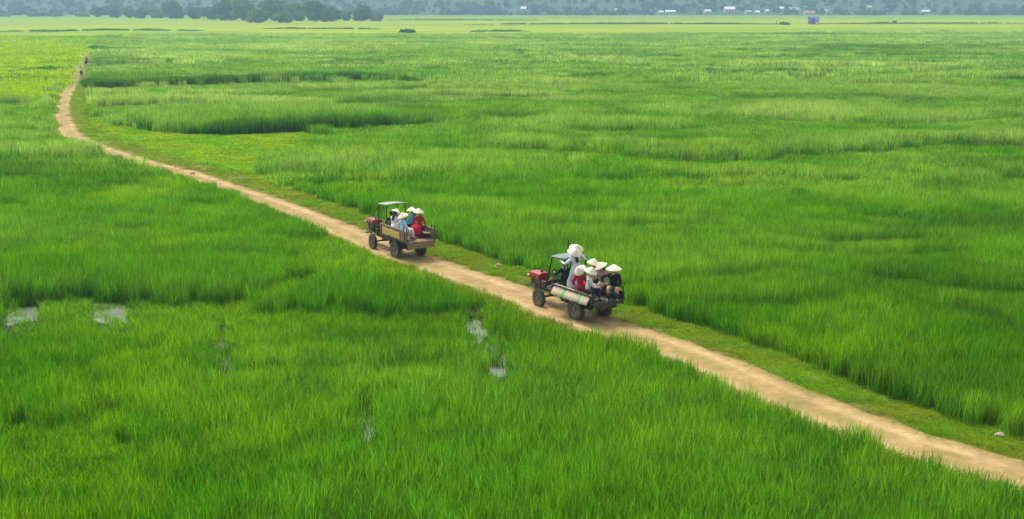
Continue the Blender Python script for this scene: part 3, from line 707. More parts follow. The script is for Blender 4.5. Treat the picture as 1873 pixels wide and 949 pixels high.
# ------------------------------------------------------------------ farm trucks
def farm_truck(label, loc, rz, hood_m, wood_m, frame_m, roof_m, panel_m=None, stack=False, fz=.975, st=1.29, cy_=1.64, cz=2.35, ey=.15, ez=.06, tail=-1.2, th=.33):
    t = empty('farm_truck', loc, rz, label, 'farm truck', 'farm trucks driving along the dirt road')
    WB, RR, RF = 2.55, .46, .37
    # chassis
    b = MB()
    for s in (-1, 1):
        b.box((s * .33, .75, .66), (.09, 3.9, .12))
    for y in (-1.05, -.35, .55, 1.25, 2.1, 2.68): b.box((0, y, .655), (.57, .08, .10))
    b.box((0, 0, .46), (1.16, .13, .13)); b.ball((0, 0, .46), (.17, .17, .17)); b.tube([(0, .1, .47), (0, 1.7, .62)], .035)
    for s in (-1, 1):                                        # leaf springs and their hangers
        b.tube([(s * .42, -.5, .62), (s * .42, -.25, .53), (s * .42, 0, .50), (s * .42, .25, .53), (s * .42, .5, .62)], .03, 6)
    b.tube([(-.25, -.6, .58), (.2, .4, .5)], .03)
    b.build('chassis', M_STEEL, t, .008)
    b = MB(); b.tube([(-.55, WB, .37), (.55, WB, .37)], .045); b.box((0, WB, .48), (.22, .16, .2))
    b.tube([(-.5, WB - .12, .42), (.5, WB - .12, .42)], .018); b.tube([(.12, WB, .5), (.12, WB - .6, .8)], .02)
    b.build('front_axle', M_STEEL, t)
    # wheels
    for y, r, wd in ((0, RR, .24), (WB, RF, .17)):
        for s in (-1, 1):
            c = (s * .66, y, r - .02)
            rim = MB(); rim.lathe_x([(-wd * .42, r * .60), (wd * .42, r * .60), (wd * .42, r * .52), (wd * .12, r * .48), (wd * .12, .07), (-wd * .12, .07), (-wd * .12, r * .48), (-wd * .42, r * .52)], c)
            rim.disc_x(-wd * .5, wd * .5, .07, c, 14)
            for k in range(5):
                a = 2 * math.pi * k / 5; rim.disc_x(-wd * .2, wd * .2, .018, (c[0], c[1] + .115 * math.cos(a), c[2] + .115 * math.sin(a)), 6)
            ro = rim.build('wheel', M_RIM, t, smooth=False)
            ty = MB(); ty.lathe_x([(-wd * .44, r * .60), (-wd * .5, r * .72), (-wd * .48, r * .9), (-wd * .36, r * .965), (0, r * .985), (wd * .36, r * .965), (wd * .48, r * .9), (wd * .5, r * .72), (wd * .44, r * .60)], c, 32)
            nl = 22
            for k in range(nl):
                for q in (-1, 1):
                    a = 2 * math.pi * (k + .25 * q) / nl
                    ty.box((c[0] + q * wd * .24, c[1] + math.cos(a) * r * .975, c[2] + math.sin(a) * r * .975), (wd * .46, .034, .045), (a - math.pi / 2, 0, 0))
            ty.build('tyre', M_TYRE, ro)
    e0 = len(sc.collection.objects)
    # engine block, radiator, flywheel and belt guard under the hood
    b = MB(); b.box((0, 3.28, .72), (.36, .62, .34)); b.box((0, 3.62, .78), (.42, .10, .46)); b.box((.02, 2.9, .74), (.42, .26, .3))
    for k in range(5): b.box((0, 3.675, .62 + .07 * k), (.36, .02, .025))
    b.tube([(-.15, 3.4, .62), (-.3, 3.45, .60), (-.33, 3.2, .56)], .035); b.box((-.24, 3.15, .66), (.12, .22, .16))
    b.box((0, 3.3, .555), (.5, .9, .06))
    b.build('engine', M_STEEL, t, .01)
    b = MB(); b.disc_x(-.31, -.24, .22, (0, 3.1, .74), 28); b.disc_x(-.34, -.30, .08, (0, 3.1, .74), 16); b.build('flywheel', M_RUST, t, .006)
    h = MB(); prof = [(-.27, .90), (-.29, 1.02), (-.255, 1.13), (-.12, 1.18), (.12, 1.18), (.255, 1.13), (.29, 1.02), (.27, .90)]
    h.loft([[(x, y, .90 + (z - .90) * k) for x, z in prof] for y, k in ((3.02, .92), (3.06, .99), (3.36, 1.03), (3.68, .99), (3.74, .9))])
    ho_ = h.build('hood', hood_m, t, .006)
    for s in (-1, 1): MB().tube([(s * .30, 3.66, .99), (s * .30, 3.73, .99), (s * .30, 3.78, .99)], [.035, .05, .052], 14).build('headlight', M_LAMP, ho_, smooth=True)
    b = MB(); b.tube([(0, 3.2, 1.17), (0, 3.2, 1.25)], .05, 12); b.tube([(0, 3.2, 1.25), (0, 3.2, 1.27)], .062, 12); b.build('fuel_cap', M_STEEL, ho_)
    MB().box((-.292, 3.12, 1.02), (.008, .16, .07)).build('badge', M_CHROME, ho_)
    for q in t.children:
        if q.name.split('.')[0] in ('engine', 'flywheel', 'hood'): q.location = (0, ey, ez)
    # front bumper and hand crank
    b = MB(); b.tube([(-.42, 3.86, .60), (.42, 3.86, .60)], .032); b.tube([(-.25, 3.86, .60), (-.25, 3.5, .58)], .025); b.tube([(.25, 3.86, .60), (.25, 3.5, .58)], .025); b.build('bumper', M_STEEL, t)
    b = MB(); b.tube([(-.34, 3.1, .74), (-.46, 3.1, .74), (-.47, 3.32, .80), (-.60, 3.32, .80)], .016); b.build('crank_handle', M_STEEL, t)
    # steering
    b = MB(); b.tube([(0, 2.75, .75), (0, 2.28, 1.33)], .022); b.tube([(-.16, 2.6, .7), (-.16, 2.45, 1.05)], .014); b.ball((-.16, 2.45, 1.06), .025); b.tube([(.18, 2.6, .7), (.2, 2.42, 1.0)], .014); b.build('steering_column', M_STEEL, t)
    sw = MB(); dn = Vector((0, -.62, .78)).normalized(); a = Vector((1, 0, 0)); bb = dn.cross(a); c0 = Vector((0, 2.27, 1.345))
    sw.tube([c0 + (a * math.cos(q) + bb * math.sin(q)) * .19 for q in [2 * math.pi * k / 20 for k in range(21)]], .015, 6)
    for q in (0, 2.1, 4.2): sw.tube([c0, c0 + (a * math.cos(q) + bb * math.sin(q)) * .19], .010, 5)
    sw.build('steering_wheel', M_BLACK, t, smooth=True)
    b = MB(); b.box((0, 2.45, .73), (.8, .62, .03)); b.box((-.36, 2.62, .85), (.10, .3, .26)); b.box((.36, 2.62, .85), (.10, .3, .26)); b.build('foot_plate', M_RUST, t, .006)
    b = MB(); b.box((0, 1.72, 1.02), (.62, .36, .10)); b.box((0, 1.56, 1.26), (.60, .07, .34), (.12, 0, 0)); b.box((0, 1.74, .86), (.5, .3, .22)); b.build('driver_seat', M_BLACK, t, .02)
    # canopy
    b = MB()
    rings = []
    for x in np.linspace(-.56, .56, 9):
        z = cz - .04 * (x / .56) ** 2
        rings.append([(x, cy_ - .48, z + .035), (x, cy_ + .48, z - .035), (x, cy_ + .49, z - .065), (x, cy_ - .49, z + .005)])
    b.loft([[Vector(v) for v in q] for q in rings])
    rf = b.build('canopy', roof_m, t)
    b = MB()
    for y in (cy_ - .44, cy_, cy_ + .44): b.tube([(-.54, y, cz - .06 - .07 * (y - cy_)), (0, y, cz - .03 - .07 * (y - cy_)), (.54, y, cz - .06 - .07 * (y - cy_))], .014, 6)
    for q in (-1, 1): b.tube([(q * .54, cy_ - .46, cz - .04), (q * .54, cy_ + .46, cz - .105)], .016, 6)
    b.build('canopy_frame', frame_m, rf)
    for q in (-1, 1):
        for y0, y1 in ((cy_ - .36, cy_ - .42), (2.35, cy_ + .42)):
            MB().tube([(q * .50, y0, .72), (q * .50, y1, cz - .07)], .028, 8).build('canopy_post', frame_m, t)
    if stack:
        b = MB(); b.tube([(.24, 3.0, .9), (.44, 2.4, .95), (.47, 2.2, 1.2), (.49, 2.15, 2.66)], [.025] * 4); b.build('exhaust_stack', M_RUST, t)
    # cargo bed
    ym, yl = (1.43 + tail) / 2, 1.43 - tail
    b = MB()
    for k in range(9): b.box((-.64 + .16 * k, ym, fz - .02), (.152, yl, .04))
    b.build('bed_floor', wood_m, t, .004)
    b = MB()
    for y in (-1.0, -.3, .4, 1.1): b.box((0, y, fz - .08), (1.5, .09, .076))
    for q in (-1, 1): b.box((q * .755, ym, fz - .045), (.05, yl + .06, .10))
    b.box((0, ym, (fz - .12 + .72) / 2 + .0), (.8, yl * .8, max(fz - .12 - .72, .02)))
    b.build('bed_frame', frame_m, t, .006)
    nb = 2 if st - fz < .4 else 3; bh = (st - fz) / nb
    for q in (-1, 1):
        b = MB()
        for k in range(nb): b.box((q * .765, ym, fz + bh * (k + .5)), (.03, yl + .04, bh - .008))
        b.box((q * .745, ym, st + .012), (.13 if st < 1.35 else .07, yl + .06, .03))
        sb = b.build('side_board', wood_m, t, .005)
        for k in range(4): MB().box((q * .79, tail + .12 + (yl - .24) * k / 3, (fz + st) / 2 - .04), (.02, .06, st - fz + .06)).build('board_bracket', frame_m, sb, .003)
        MB().box((q * .52, ym, st - .10 if st < 1.35 else 1.25), (.30, yl * .86, .035)).build('bench', wood_m, t, .005)
    b = MB()
    for k in range(nb): b.box((0, 1.46, fz + bh * (k + .5)), (1.5, .03, bh - .008))
    b.build('front_board', wood_m, t, .005)
    # tail: the board hangs down below the floor
    b = MB(); b.box((0, tail - .045, fz - th / 2), (1.46, .035, th)); b.box((0, tail - .075, fz - .03), (1.50, .03, .05)); b.build('tail_board', wood_m, t, .006)
    for q in (-1, 1):
        b = MB(); b.tube([(q * .73, tail + .0, fz - .22), (q * .73, tail, st + .22)], .026); b.tube([(q * .73, tail, st + .20), (q * .73, tail + .28, st + .20), (q * .73, tail + .30, st)], .022)
        b.build('corner_post', frame_m, t)
        b = MB(); rg = []
        for k in range(9):
            a_ = math.pi * (.12 + .76 * k / 8); rg.append([(q * x, .54 * math.cos(a_), .40 + dz * math.sin(a_)) for x, dz in ((.53, .53), (.81, .53), (.81, .515), (.53, .515))])
        b.loft(rg); b.build('mudguard', frame_m, t)
    if panel_m is not None:
        MB().box((-.815, .22, 1.20), (.016, 1.85, .32), (0, R(-5), 0)).build('side_panel', panel_m, t, .003)
    return t
mat_red = mat('red_lamp', (.35, .03, .02), .3)
M_HOOD_RED = mat('glossy_red_paint', (.33, .014, .014), .45, noise=.3, scale=5, spec=.35)
M_HOOD_OLD = mat('faded_red_paint', (.36, .12, .10), .7, noise=.45, scale=7, col2=(.20, .045, .035))
M_WOOD_BROWN = wood_mat('weathered_brown_boards', (.12, .085, .045), (.29, .215, .12))
M_WOOD_DARK = wood_mat('dark_green_boards', (.028, .032, .020), (.075, .075, .05))
M_FR_DARK = mat('dark_green_steel', (.030, .038, .028), .6, .2, noise=.4, scale=12)
M_FR_BROWN = mat('brown_green_steel', (.07, .068, .045), .7, .2, noise=.4, scale=12)
M_ROOF_A = mat('faded_grey_green_canopy', (.30, .33, .26), .8, noise=.25, scale=6)
M_ROOF_B = mat('blue_grey_canopy', (.17, .22, .22), .7, noise=.25, scale=6)
M_YPANEL = wood_mat('yellow_plywood', (.62, .38, .07), (.80, .52, .13))

def mat_stripes():
    m = bpy.data.materials.new('woven_mat'); m.use_nodes = True; n = m.node_tree; L = n.links; bs = n.nodes['Principled BSDF']; bs.inputs['Roughness'].default_value = .9
    tc = n.nodes.new('ShaderNodeTexCoord'); sp = n.nodes.new('ShaderNodeSeparateXYZ'); L.new(tc.outputs['Object'], sp.inputs[0])
    mr = n.nodes.new('ShaderNodeMapRange'); mr.inputs['From Min'].default_value = -1.3; mr.inputs['From Max'].default_value = 1.3; L.new(sp.outputs['Y'], mr.inputs['Value'])
    r = n.nodes.new('ShaderNodeValToRGB'); r.color_ramp.interpolation = 'CONSTANT'
    cream, red, green, pink = (.52, .46, .29, 1), (.50, .22, .16, 1), (.20, .40, .15, 1), (.50, .30, .20, 1)
    seq = [(0, cream), (.03, red), (.045, cream), (.09, pink), (.11, cream), (.15, red), (.165, cream), (.22, green), (.30, cream), (.33, red), (.345, cream), (.40, pink), (.42, cream), (.47, red), (.485, cream), (.55, pink), (.57, cream),
           (.62, green), (.71, cream), (.75, red), (.765, cream), (.80, pink), (.82, cream), (.87, red), (.885, cream), (.93, pink), (.95, cream)]
    e = r.color_ramp.elements
    e[0].position = 0; e[0].color = cream; e[1].position = .97; e[1].color = cream
    for p, c in seq[1:]: q = e.new(p); q.color = c
    L.new(mr.outputs[0], r.inputs[0])
    mx = n.nodes.new('ShaderNodeTexNoise'); mx.inputs['Scale'].default_value = 25; h = n.nodes.new('ShaderNodeHueSaturation'); L.new(r.outputs[0], h.inputs['Color'])
    m2 = n.nodes.new('ShaderNodeMapRange'); m2.inputs['To Min'].default_value = .7; m2.inputs['To Max'].default_value = 1.25; L.new(mx.outputs['Fac'], m2.inputs['Value']); L.new(m2.outputs[0], h.inputs['Value'])
    L.new(h.outputs[0], bs.inputs['Base Color'])
    return m

# far (first) truck with four passengers; near truck with seven
T1L, T1R = Vector((-4.99, 56.78, .02)), R(32)
T2L, T2R = Vector((3.02, 45.17, .02)), R(33)
farm_truck('brown wooden farm truck with faded red hood and yellow side panel, farther along the road', T1L, T1R, M_HOOD_OLD, M_WOOD_BROWN, M_FR_BROWN, M_ROOF_A, M_YPANEL, fz=.96, st=1.46, cy_=1.66, cz=2.40, ey=.36, ez=.14, tail=-1.3)
farm_truck('dark green farm truck with glossy red hood, nearer on the road under the striped mat', T2L, T2R, M_HOOD_RED, M_WOOD_DARK, M_FR_DARK, M_ROOF_B, None, True, fz=.90, st=1.15, cy_=1.42, cz=2.24, ey=.10, ez=.02, tail=-1.12, th=.17)
def on(T, r, x, y, z): return T + Matrix.Rotation(r, 3, 'Z') @ Vector((x, y, z))

# striped mat folded over the near truck's side board
mt = MB(); rg = []
for k in range(27):
    y = -1.18 + 2.36 * k / 26; wv_ = .012 * math.sin(k * 1.7) + .01 * math.sin(k * .6)
    path = [(.04, -.06), (.035, -.01), (.02, .012), (-.01, .014 + wv_ * .2), (-.04, .000), (-.10 - wv_ * .3, -.09), (-.175 - wv_ * .6, -.21), (-.26 - wv_ * .8, -.35 + .015 * math.sin(k))]
    rg.append([(x, y, z) for x, z in path] + [(x + (.01 if x > 0.13 or x < -.13 else 0), y, z - .009) for x, z in reversed(path)])
mt.loft([[Vector(v) for v in q] for q in rg])
mo = mt.build('woven_mat', mat_stripes(), None, smooth=True); mo.location = on(T2L, T2R, -.70, .14, 1.172); mo.rotation_euler = (0, 0, T2R)
tag(mo, 'cream woven mat with red and green stripes draped over the nearer truck side', 'mat')

def cloth(name, c, n=.15, c2=None, s=12): return mat(name, c, .85, noise=n, scale=s, bump=.15, col2=c2, spec=.15)
K_WHITE = cloth('white_cloth', (.80, .80, .78)); K_PBLUE = cloth('pale_blue_cloth', (.66, .73, .80)); K_LBLUE = cloth('light_blue_cloth', (.50, .66, .84))
K_BLUE = cloth('bright_blue_cloth', (.06, .34, .54), .3); K_RED = cloth('crimson_cloth', (.50, .015, .05), .3); K_DRED = cloth('dark_red_cloth', (.26, .02, .025), .3)
K_BLACK = cloth('black_cloth', (.018, .02, .022)); K_NAVY = cloth('dark_navy_cloth', (.025, .035, .06)); K_GREYW = cloth('grey_white_cloth', (.66, .67, .62))
K_PINK = cloth('patterned_pink_cloth', (.70, .52, .46), .5, (.46, .24, .22), 30); K_PALEPINK = cloth('pale_pink_cloth', (.62, .46, .42)); K_OLIVE = cloth('dark_olive_cloth', (.04, .05, .03))
K_BEIGE = cloth('beige_cloth', (.50, .42, .30))
GP1 = 'passengers riding on the farther truck'; GP2 = 'passengers riding on the nearer truck'
SEAT = 1.292
def sitter(T, r, x, y, face, label, group, z=None, **kw):
    """face: heading in the truck's frame, 0 = truck's forward, + = to its left"""
    far_ = T is T1L; z = z or (1.275 if far_ else 1.185); kw.setdefault('scale', 1.15 if far_ else 1.11); drop = (z - (.965 if far_ else .905)) / kw['scale']
    f = kw.pop('feet', None) or [(-.11, .40, -drop + .07), (.11, .42, -drop + .07)]
    h = kw.pop('hands', None) or [(-.10, .33, .17), (.10, .34, .17)]
    return person(label, on(T, r, x, y, z), r + face, pelvis=(0, 0, .105), feet=f, hands=h, group=group, **kw)
L_IN, R_IN = -R(90), R(90)
# farther truck
sitter(T1L, T1R, -.56, .42, L_IN + R(20), 'person in white with long black hair, front left passenger of the farther truck', GP1, top=K_WHITE, legs=K_WHITE, hat_tilt=(.1, .35), lean=(0, .22))
sitter(T1L, T1R, -.58, -.60, L_IN, 'person in a light blue shirt seen from behind above the yellow panel', GP1, top=K_LBLUE, legs=K_WHITE, long_top=False, hair='short', hat_tilt=(0, -.38), lean=(0, .02), scale=1.12, hands=[(-.36, .10, .03), (.30, .2, .10)])
sitter(T1L, T1R, .56, .50, R_IN - R(15), 'person in a bright blue top and black trousers facing the others on the farther truck', GP1, top=K_BLUE, legs=K_BLACK, long_top=False, hat_tilt=(.12, -.15), lean=(-.05, .10))
sitter(T1L, T1R, .58, -.10, R_IN + R(35), 'person in a crimson tunic and dark red trousers on the farther truck', GP1, top=K_RED, legs=K_DRED, hat_tilt=(-.18, -.05), lean=(.04, .05), hem=.1, hands=[(-.3, .02, .06), (.30, .10, .05)])
def driver(T, r, label, m, hat_m):
    return person(label, on(T, r, 0, 1.72, 1.07), r, pelvis=(0, 0, .10), feet=[(-.16, .62, -.24), (.16, .62, -.24)], hands=[(-.17, .40, .33), (.17, .40, .33)], top=m, legs=K_BLACK, long_top=False, hair='short', hat=None if hat_m else False, lean=(0, .05), scale=1.04)
driver(T1L, T1R, 'person in dark olive clothes driving the farther truck under its canopy', K_OLIVE, True)
# nearer truck
driver(T2L, T2R, 'person in dark clothes driving the nearer truck behind the steering wheel', K_BLACK, True)
person('person in a long pale blue tunic standing in the nearer truck and holding the canopy', on(T2L, T2R, -.18, .74, .905), T2R + R(4), pelvis=(0, 0, .84), lean=(0, .08), hands=[(-.28, .36, 1.12), (.20, .40, 1.10)],
       top=K_PBLUE, legs=K_WHITE, hat_tilt=(0, -.75), group=GP2, hem=.12, hair=True, scale=1.05, bulk=1.18)
person('person in white standing behind the pale blue rider, with the highest hat', on(T2L, T2R, .08, 1.02, .905), T2R - R(10), pelvis=(0, 0, .87), lean=(0, .04), hands=[(-.30, .22, 1.16), (.26, .22, 1.14)],
       top=K_WHITE, legs=K_WHITE, hat_tilt=(0, -.6), group=GP2, scale=1.09, hem=.2, bulk=1.12)
sitter(T2L, T2R, -.62, -.20, L_IN + R(25), 'person in a bright red tunic seated on the striped mat behind the standing riders', GP2, top=K_RED, legs=K_DRED, hat_tilt=(-.25, -.85), lean=(0, -.06), hair='short', z=1.20, scale=1.08, hands=[(-.30, .12, .12), (.2, .28, .14)])
sitter(T2L, T2R, -.62, -.66, L_IN - R(28), 'person in greyish white blouse and navy trousers seated at the rear end of the mat', GP2, top=K_GREYW, legs=K_NAVY, long_top=False, hat_tilt=(.25, .18), lean=(0, .14), z=1.20, scale=1.12, hair='short', hands=[(-.12, .34, .2), (.12, .36, .2)])
sitter(T2L, T2R, .62, .50, R_IN - R(5), 'person in patterned pink with hat tipped back, beside the standing riders', GP2, top=K_PINK, legs=K_PALEPINK, hat_tilt=(-.2, -.30), lean=(-.05, .16), scale=1.14)
sitter(T2L, T2R, .62, -.02, R_IN + R(12), 'person in a pink blouse and pale pink trousers beside the black clad rider', GP2, top=K_PINK, legs=K_PALEPINK, long_top=False, hat_tilt=(.3, .22), lean=(0, .22))
sitter(T2L, T2R, .58, -.72, R_IN + R(48), 'person in a black coat with bare knees at the tail of the nearer truck', GP2, top=K_BLACK, legs=None, long_top=False, hat_tilt=(0, .02), lean=(0, .05), boots=M_BLACK, elbow_out=.8, bulk=1.18,
       hands=[(-.12, .30, .14), (.34, .02, .22)], feet=[(-.12, .36, -.22), (.12, .40, -.22)])
# shoulder bag held on the lap
bg_ = MB(); bg_.box((0, 0, 0), (.26, .14, .18)); bgo = bg_.build('shoulder_bag', M_BLACK, None, .03); bgo.location = on(T2L, T2R, .28, .02, 1.42); bgo.rotation_euler = (0, .1, T2R + .3)
b = MB(); b.tube([(-.11, 0, .09), (-.10, 0, .2), (0, 0, .27), (.10, 0, .2), (.11, 0, .09)], .010, 6); b.build('strap', M_BLACK, bgo)
tag(bgo, 'black bag on the lap of the rider in the pink blouse', 'bag')

# ------------------------------------------------------------------ motorcycles at the far end of the road
def motorbike(loc, rz, label, m):
    t = empty('motorbike', loc, rz, label, 'motorbike', 'motorbikes at the far end of the road')
    for y in (-.62, .62):
        w_ = MB(); w_.lathe_x([(-.02, .21), (.02, .21), (.02, .18), (-.02, .18)], (0, y, .28), 20); w_.disc_x(-.05, .05, .04, (0, y, .28), 10)
        for k in range(6):
            a = math.pi * k / 3; w_.tube([(0, y, .28), (0, y + .19 * math.cos(a), .28 + .19 * math.sin(a))], .006, 4)
        wo_ = w_.build('wheel', M_CHROME, t); MB().lathe_x([(-.035, .21), (-.045, .25), (0, .285), (.045, .25), (.035, .21)], (0, y, .28), 24).build('tyre', M_TYRE, wo_)
    b = MB(); b.tube([(0, .5, .78), (0, .2, .45), (0, -.2, .42), (0, -.5, .62)], [.05, .07, .07, .05]); b.box((0, .0, .36), (.22, .34, .24)); b.tube([(.09, 0, .3), (.12, -.75, .36)], [.03, .045]); b.build('frame', M_STEEL, t)
    b = MB(); b.loft([[(x, y, z) for x, z in ((-w2, z0), (w2, z0), (w2 * .8, z1), (-w2 * .8, z1))] for y, w2, z0, z1 in ((-.85, .05, .66, .74), (-.45, .12, .50, .72), (.0, .12, .44, .68), (.30, .16, .40, .72), (.48, .17, .36, .95))]); b.build('fairing', m, t, .01)
    b = MB(); b.box((0, -.36, .77), (.24, .72, .09)); b.build('seat', M_BLACK, t, .03)
    b = MB(); b.tube([(0, .62, .28), (0, .46, .95)], .03); b.tube([(-.32, .34, 1.02), (0, .45, .98), (.32, .34, 1.02)], .016); b.build('handlebar', M_STEEL, t)
    MB().ball((0, .53, .92), (.08, .06, .07)).build('headlight', M_GLASS, t, smooth=True)
    MB().box((0, -.9, .70), (.10, .03, .05)).build('tail_light', mat_red, t, .005)
    return t
def rider(T, r, label, m, lm):
    return person(label, T + Vector((0, 0, .82)) + Matrix.Rotation(r, 3, 'Z') @ Vector((0, -.28, 0)), r, pelvis=(0, 0, .09), feet=[(-.18, .30, -.50), (.18, .30, -.50)], hands=[(-.30, .55, .20), (.30, .55, .20)],
                  top=m, legs=lm, long_top=False, hair='short', hat=None, lean=(0, .18), fingers=False)
gx, gy = ground_at(149, 139); mT = Vector((gx, gy, .03)); motorbike(mT, R(20), 'dark green motorbike where the dirt track ends, the nearer of the two', mat('green_paint', (.02, .09, .07), .4)); rider(mT, R(20), 'person in a white shirt riding the nearer motorbike', K_WHITE, K_OLIVE)
gx, gy = ground_at(158, 119); mT = Vector((gx, gy, .03)); motorbike(mT, R(172), 'black motorbike farther up the grassy track', M_BLACK); rider(mT, R(172), 'person in dark clothes riding the farther motorbike', K_OLIVE, K_BLACK)

# ------------------------------------------------------------------ stones
def stone(px, py, r, label, m, z=.03):
    x, y = ground_at(px, py); bm = bmesh.new(); bmesh.ops.create_icosphere(bm, subdivisions=3, radius=1)
    for v in bm.verts:
        k = 1 + .35 * (float(vn(v.co.x * 1.7 + px, v.co.y * 1.7 + v.co.z * 2, 5)) - .5) + .12 * (float(vn(v.co.x * 5 + py, v.co.z * 5 + v.co.y * 3, 6)) - .5)
        v.co = Vector((v.co.x * r * 1.2 * k, v.co.y * r * .9 * k, max(v.co.z, -.4) * r * .72 * k))
    me = bpy.data.meshes.new('stone'); bm.to_mesh(me); bm.free(); me.materials.append(m)
    for p in me.polygons: p.use_smooth = True
    o = link(bpy.data.objects.new('stone', me)); o.location = (x, y, z + r * .2); tag(o, label, 'stone', 'stones beside the road'); return o
M_STONE = mat('pale_stone', (.40, .31, .19), .9, noise=.35, scale=6, bump=.6)
stone(1828, 800, .13, 'pale rounded stone on the mown verge at the right edge of the picture', M_STONE)
stone(912, 487, .12, 'small grey stone on the verge between the two trucks', M_STONE)
stone(352, 319, .17, 'flat stone on the edge of the road far behind the trucks', M_STONE)

# ------------------------------------------------------------------ trees, bushes
def leaf_mat(name, c, c2):
    m = bpy.data.materials.new(name); m.use_nodes = True; n = m.node_tree; L = n.links; n.nodes.clear()
    out = n.nodes.new('ShaderNodeOutputMaterial'); at = n.nodes.new('ShaderNodeAttribute'); at.attribute_name = 'leaf'
    mx = n.nodes.new('ShaderNodeMix'); mx.data_type = 'RGBA'; mx.inputs[6].default_value = (*c, 1); mx.inputs[7].default_value = (*c2, 1); L.new(at.outputs['Fac'], mx.inputs[0])
    d = n.nodes.new('ShaderNodeBsdfDiffuse'); t = n.nodes.new('ShaderNodeBsdfTranslucent'); ms = n.nodes.new('ShaderNodeMixShader'); ms.inputs[0].default_value = .3
    L.new(mx.outputs[2], d.inputs[0]); L.new(mx.outputs[2], t.inputs[0]); L.new(d.outputs[0], ms.inputs[1]); L.new(t.outputs[0], ms.inputs[2]); L.new(ms.outputs[0], out.inputs[0])
    return m
LEAF = [leaf_mat('dark_leaves', (.035, .10, .035), (.12, .26, .07)), leaf_mat('mid_leaves', (.08, .19, .05), (.20, .36, .09)), leaf_mat('light_leaves', (.11, .21, .06), (.23, .36, .11))]
LEAF.append(leaf_mat('forest_leaves', (.035, .085, .060), (.065, .125, .08)))
M_BARK = mat('bark', (.12, .09, .06), .9, noise=.4, scale=6, bump=.5)
def crown(name, lobes, nleaf, size, m, parent, seed):
    rg = np.random.default_rng(seed); V = []; F = []; C = []
    tot = sum(l[3] ** 2 for l in lobes); k = 0
    for (cx, cy_, cz, r) in lobes:
        n = int(nleaf * r * r / tot) + 3
        d = rg.normal(size=(n, 3)); d /= np.linalg.norm(d, axis=1)[:, None]
        rr = r * (.45 + .55 * rg.random(n) ** .5) * (1 + .18 * np.sin(d[:, 0] * 7 + d[:, 2] * 5 + cx))
        c = np.array([cx, cy_, cz]) + d * rr[:, None] * [1, 1, .82]
        nn = d + rg.normal(size=(n, 3)) * .55; nn /= np.linalg.norm(nn, axis=1)[:, None]
        a = np.cross(nn, rg.normal(size=(n, 3))); a /= np.linalg.norm(a, axis=1)[:, None]; b = np.cross(nn, a)
        s = size * (.6 + .8 * rg.random(n))[:, None]
        q = np.stack([c - a * s - b * s * .3, c + a * s * .2 - b * s, c + a * s + b * s * .3, c - a * s * .2 + b * s], 1)
        V.append(q.reshape(-1, 3)); C.append(np.repeat(rg.random(n) * .7 + .3 * rg.random(), 4))
        F.append(np.arange(n * 4).reshape(-1, 4) + k); k += n * 4
    C = np.concatenate(C); me = mesh_np(name, np.concatenate(V), np.concatenate(F), [m], False, np.c_[C, C, C], 'leaf')
    return link(bpy.data.objects.new(name, me), parent)
def tree(px, base, wpx, hpx, label, kind=0, grp='trees of the grove beyond the rice fields', depth=0, name='tree'):
    x, y = ground_at(px, base); y += depth; x *= y / (y - depth); s = FPX / y
    W, Ht = wpx / s, hpx / s; seed = int(px * 7 + base)
    rg = np.random.default_rng(seed); t = empty(name, (x, y, -.15), 0, label, 'tree', grp)
    b = MB(); tr = .018 * Ht + .08
    b.tube([(0, 0, 0), (.02 * W, 0, Ht * .2), (-.02 * W, .01 * W, Ht * .45), (0, 0, Ht * .75)], [tr * 1.3, tr, tr * .75, tr * .25], 8)
    lobes = [(0, 0, Ht * .60, min(W * .38, Ht * .38)), (0, 0, Ht * .3, min(W * .42, Ht * .34))]
    nl = 13
    for k in range(nl):
        a = 2 * math.pi * k / nl + rg.random(); rad = W * (.24 + .16 * rg.random()) * (1.05 - .35 * abs(z0_ - .4)) if (z0_ := rg.random()) else 0; z = Ht * (.14 + .62 * rg.random()); lr = min(W, Ht) * (.17 + .12 * rg.random())
        z = min(z, Ht - lr * .85)
        lobes.append((rad * math.cos(a), rad * math.sin(a), z, lr))
        b.tube([(0, 0, Ht * (.2 + .25 * rg.random())), (rad * .5 * math.cos(a), rad * .5 * math.sin(a), z * .8), (rad * math.cos(a), rad * math.sin(a), z)], [tr * .5, tr * .35, tr * .1], 5)
    lobes.append((W * .05 * rg.normal(), 0, Ht - min(W, Ht) * .2, min(W, Ht) * .22))
    b.build('trunk', M_BARK, t)
    crown('crown', lobes, int(2600 + 90 * Ht * W / 10), .42 + .012 * Ht, LEAF[kind], t, seed)
    return t
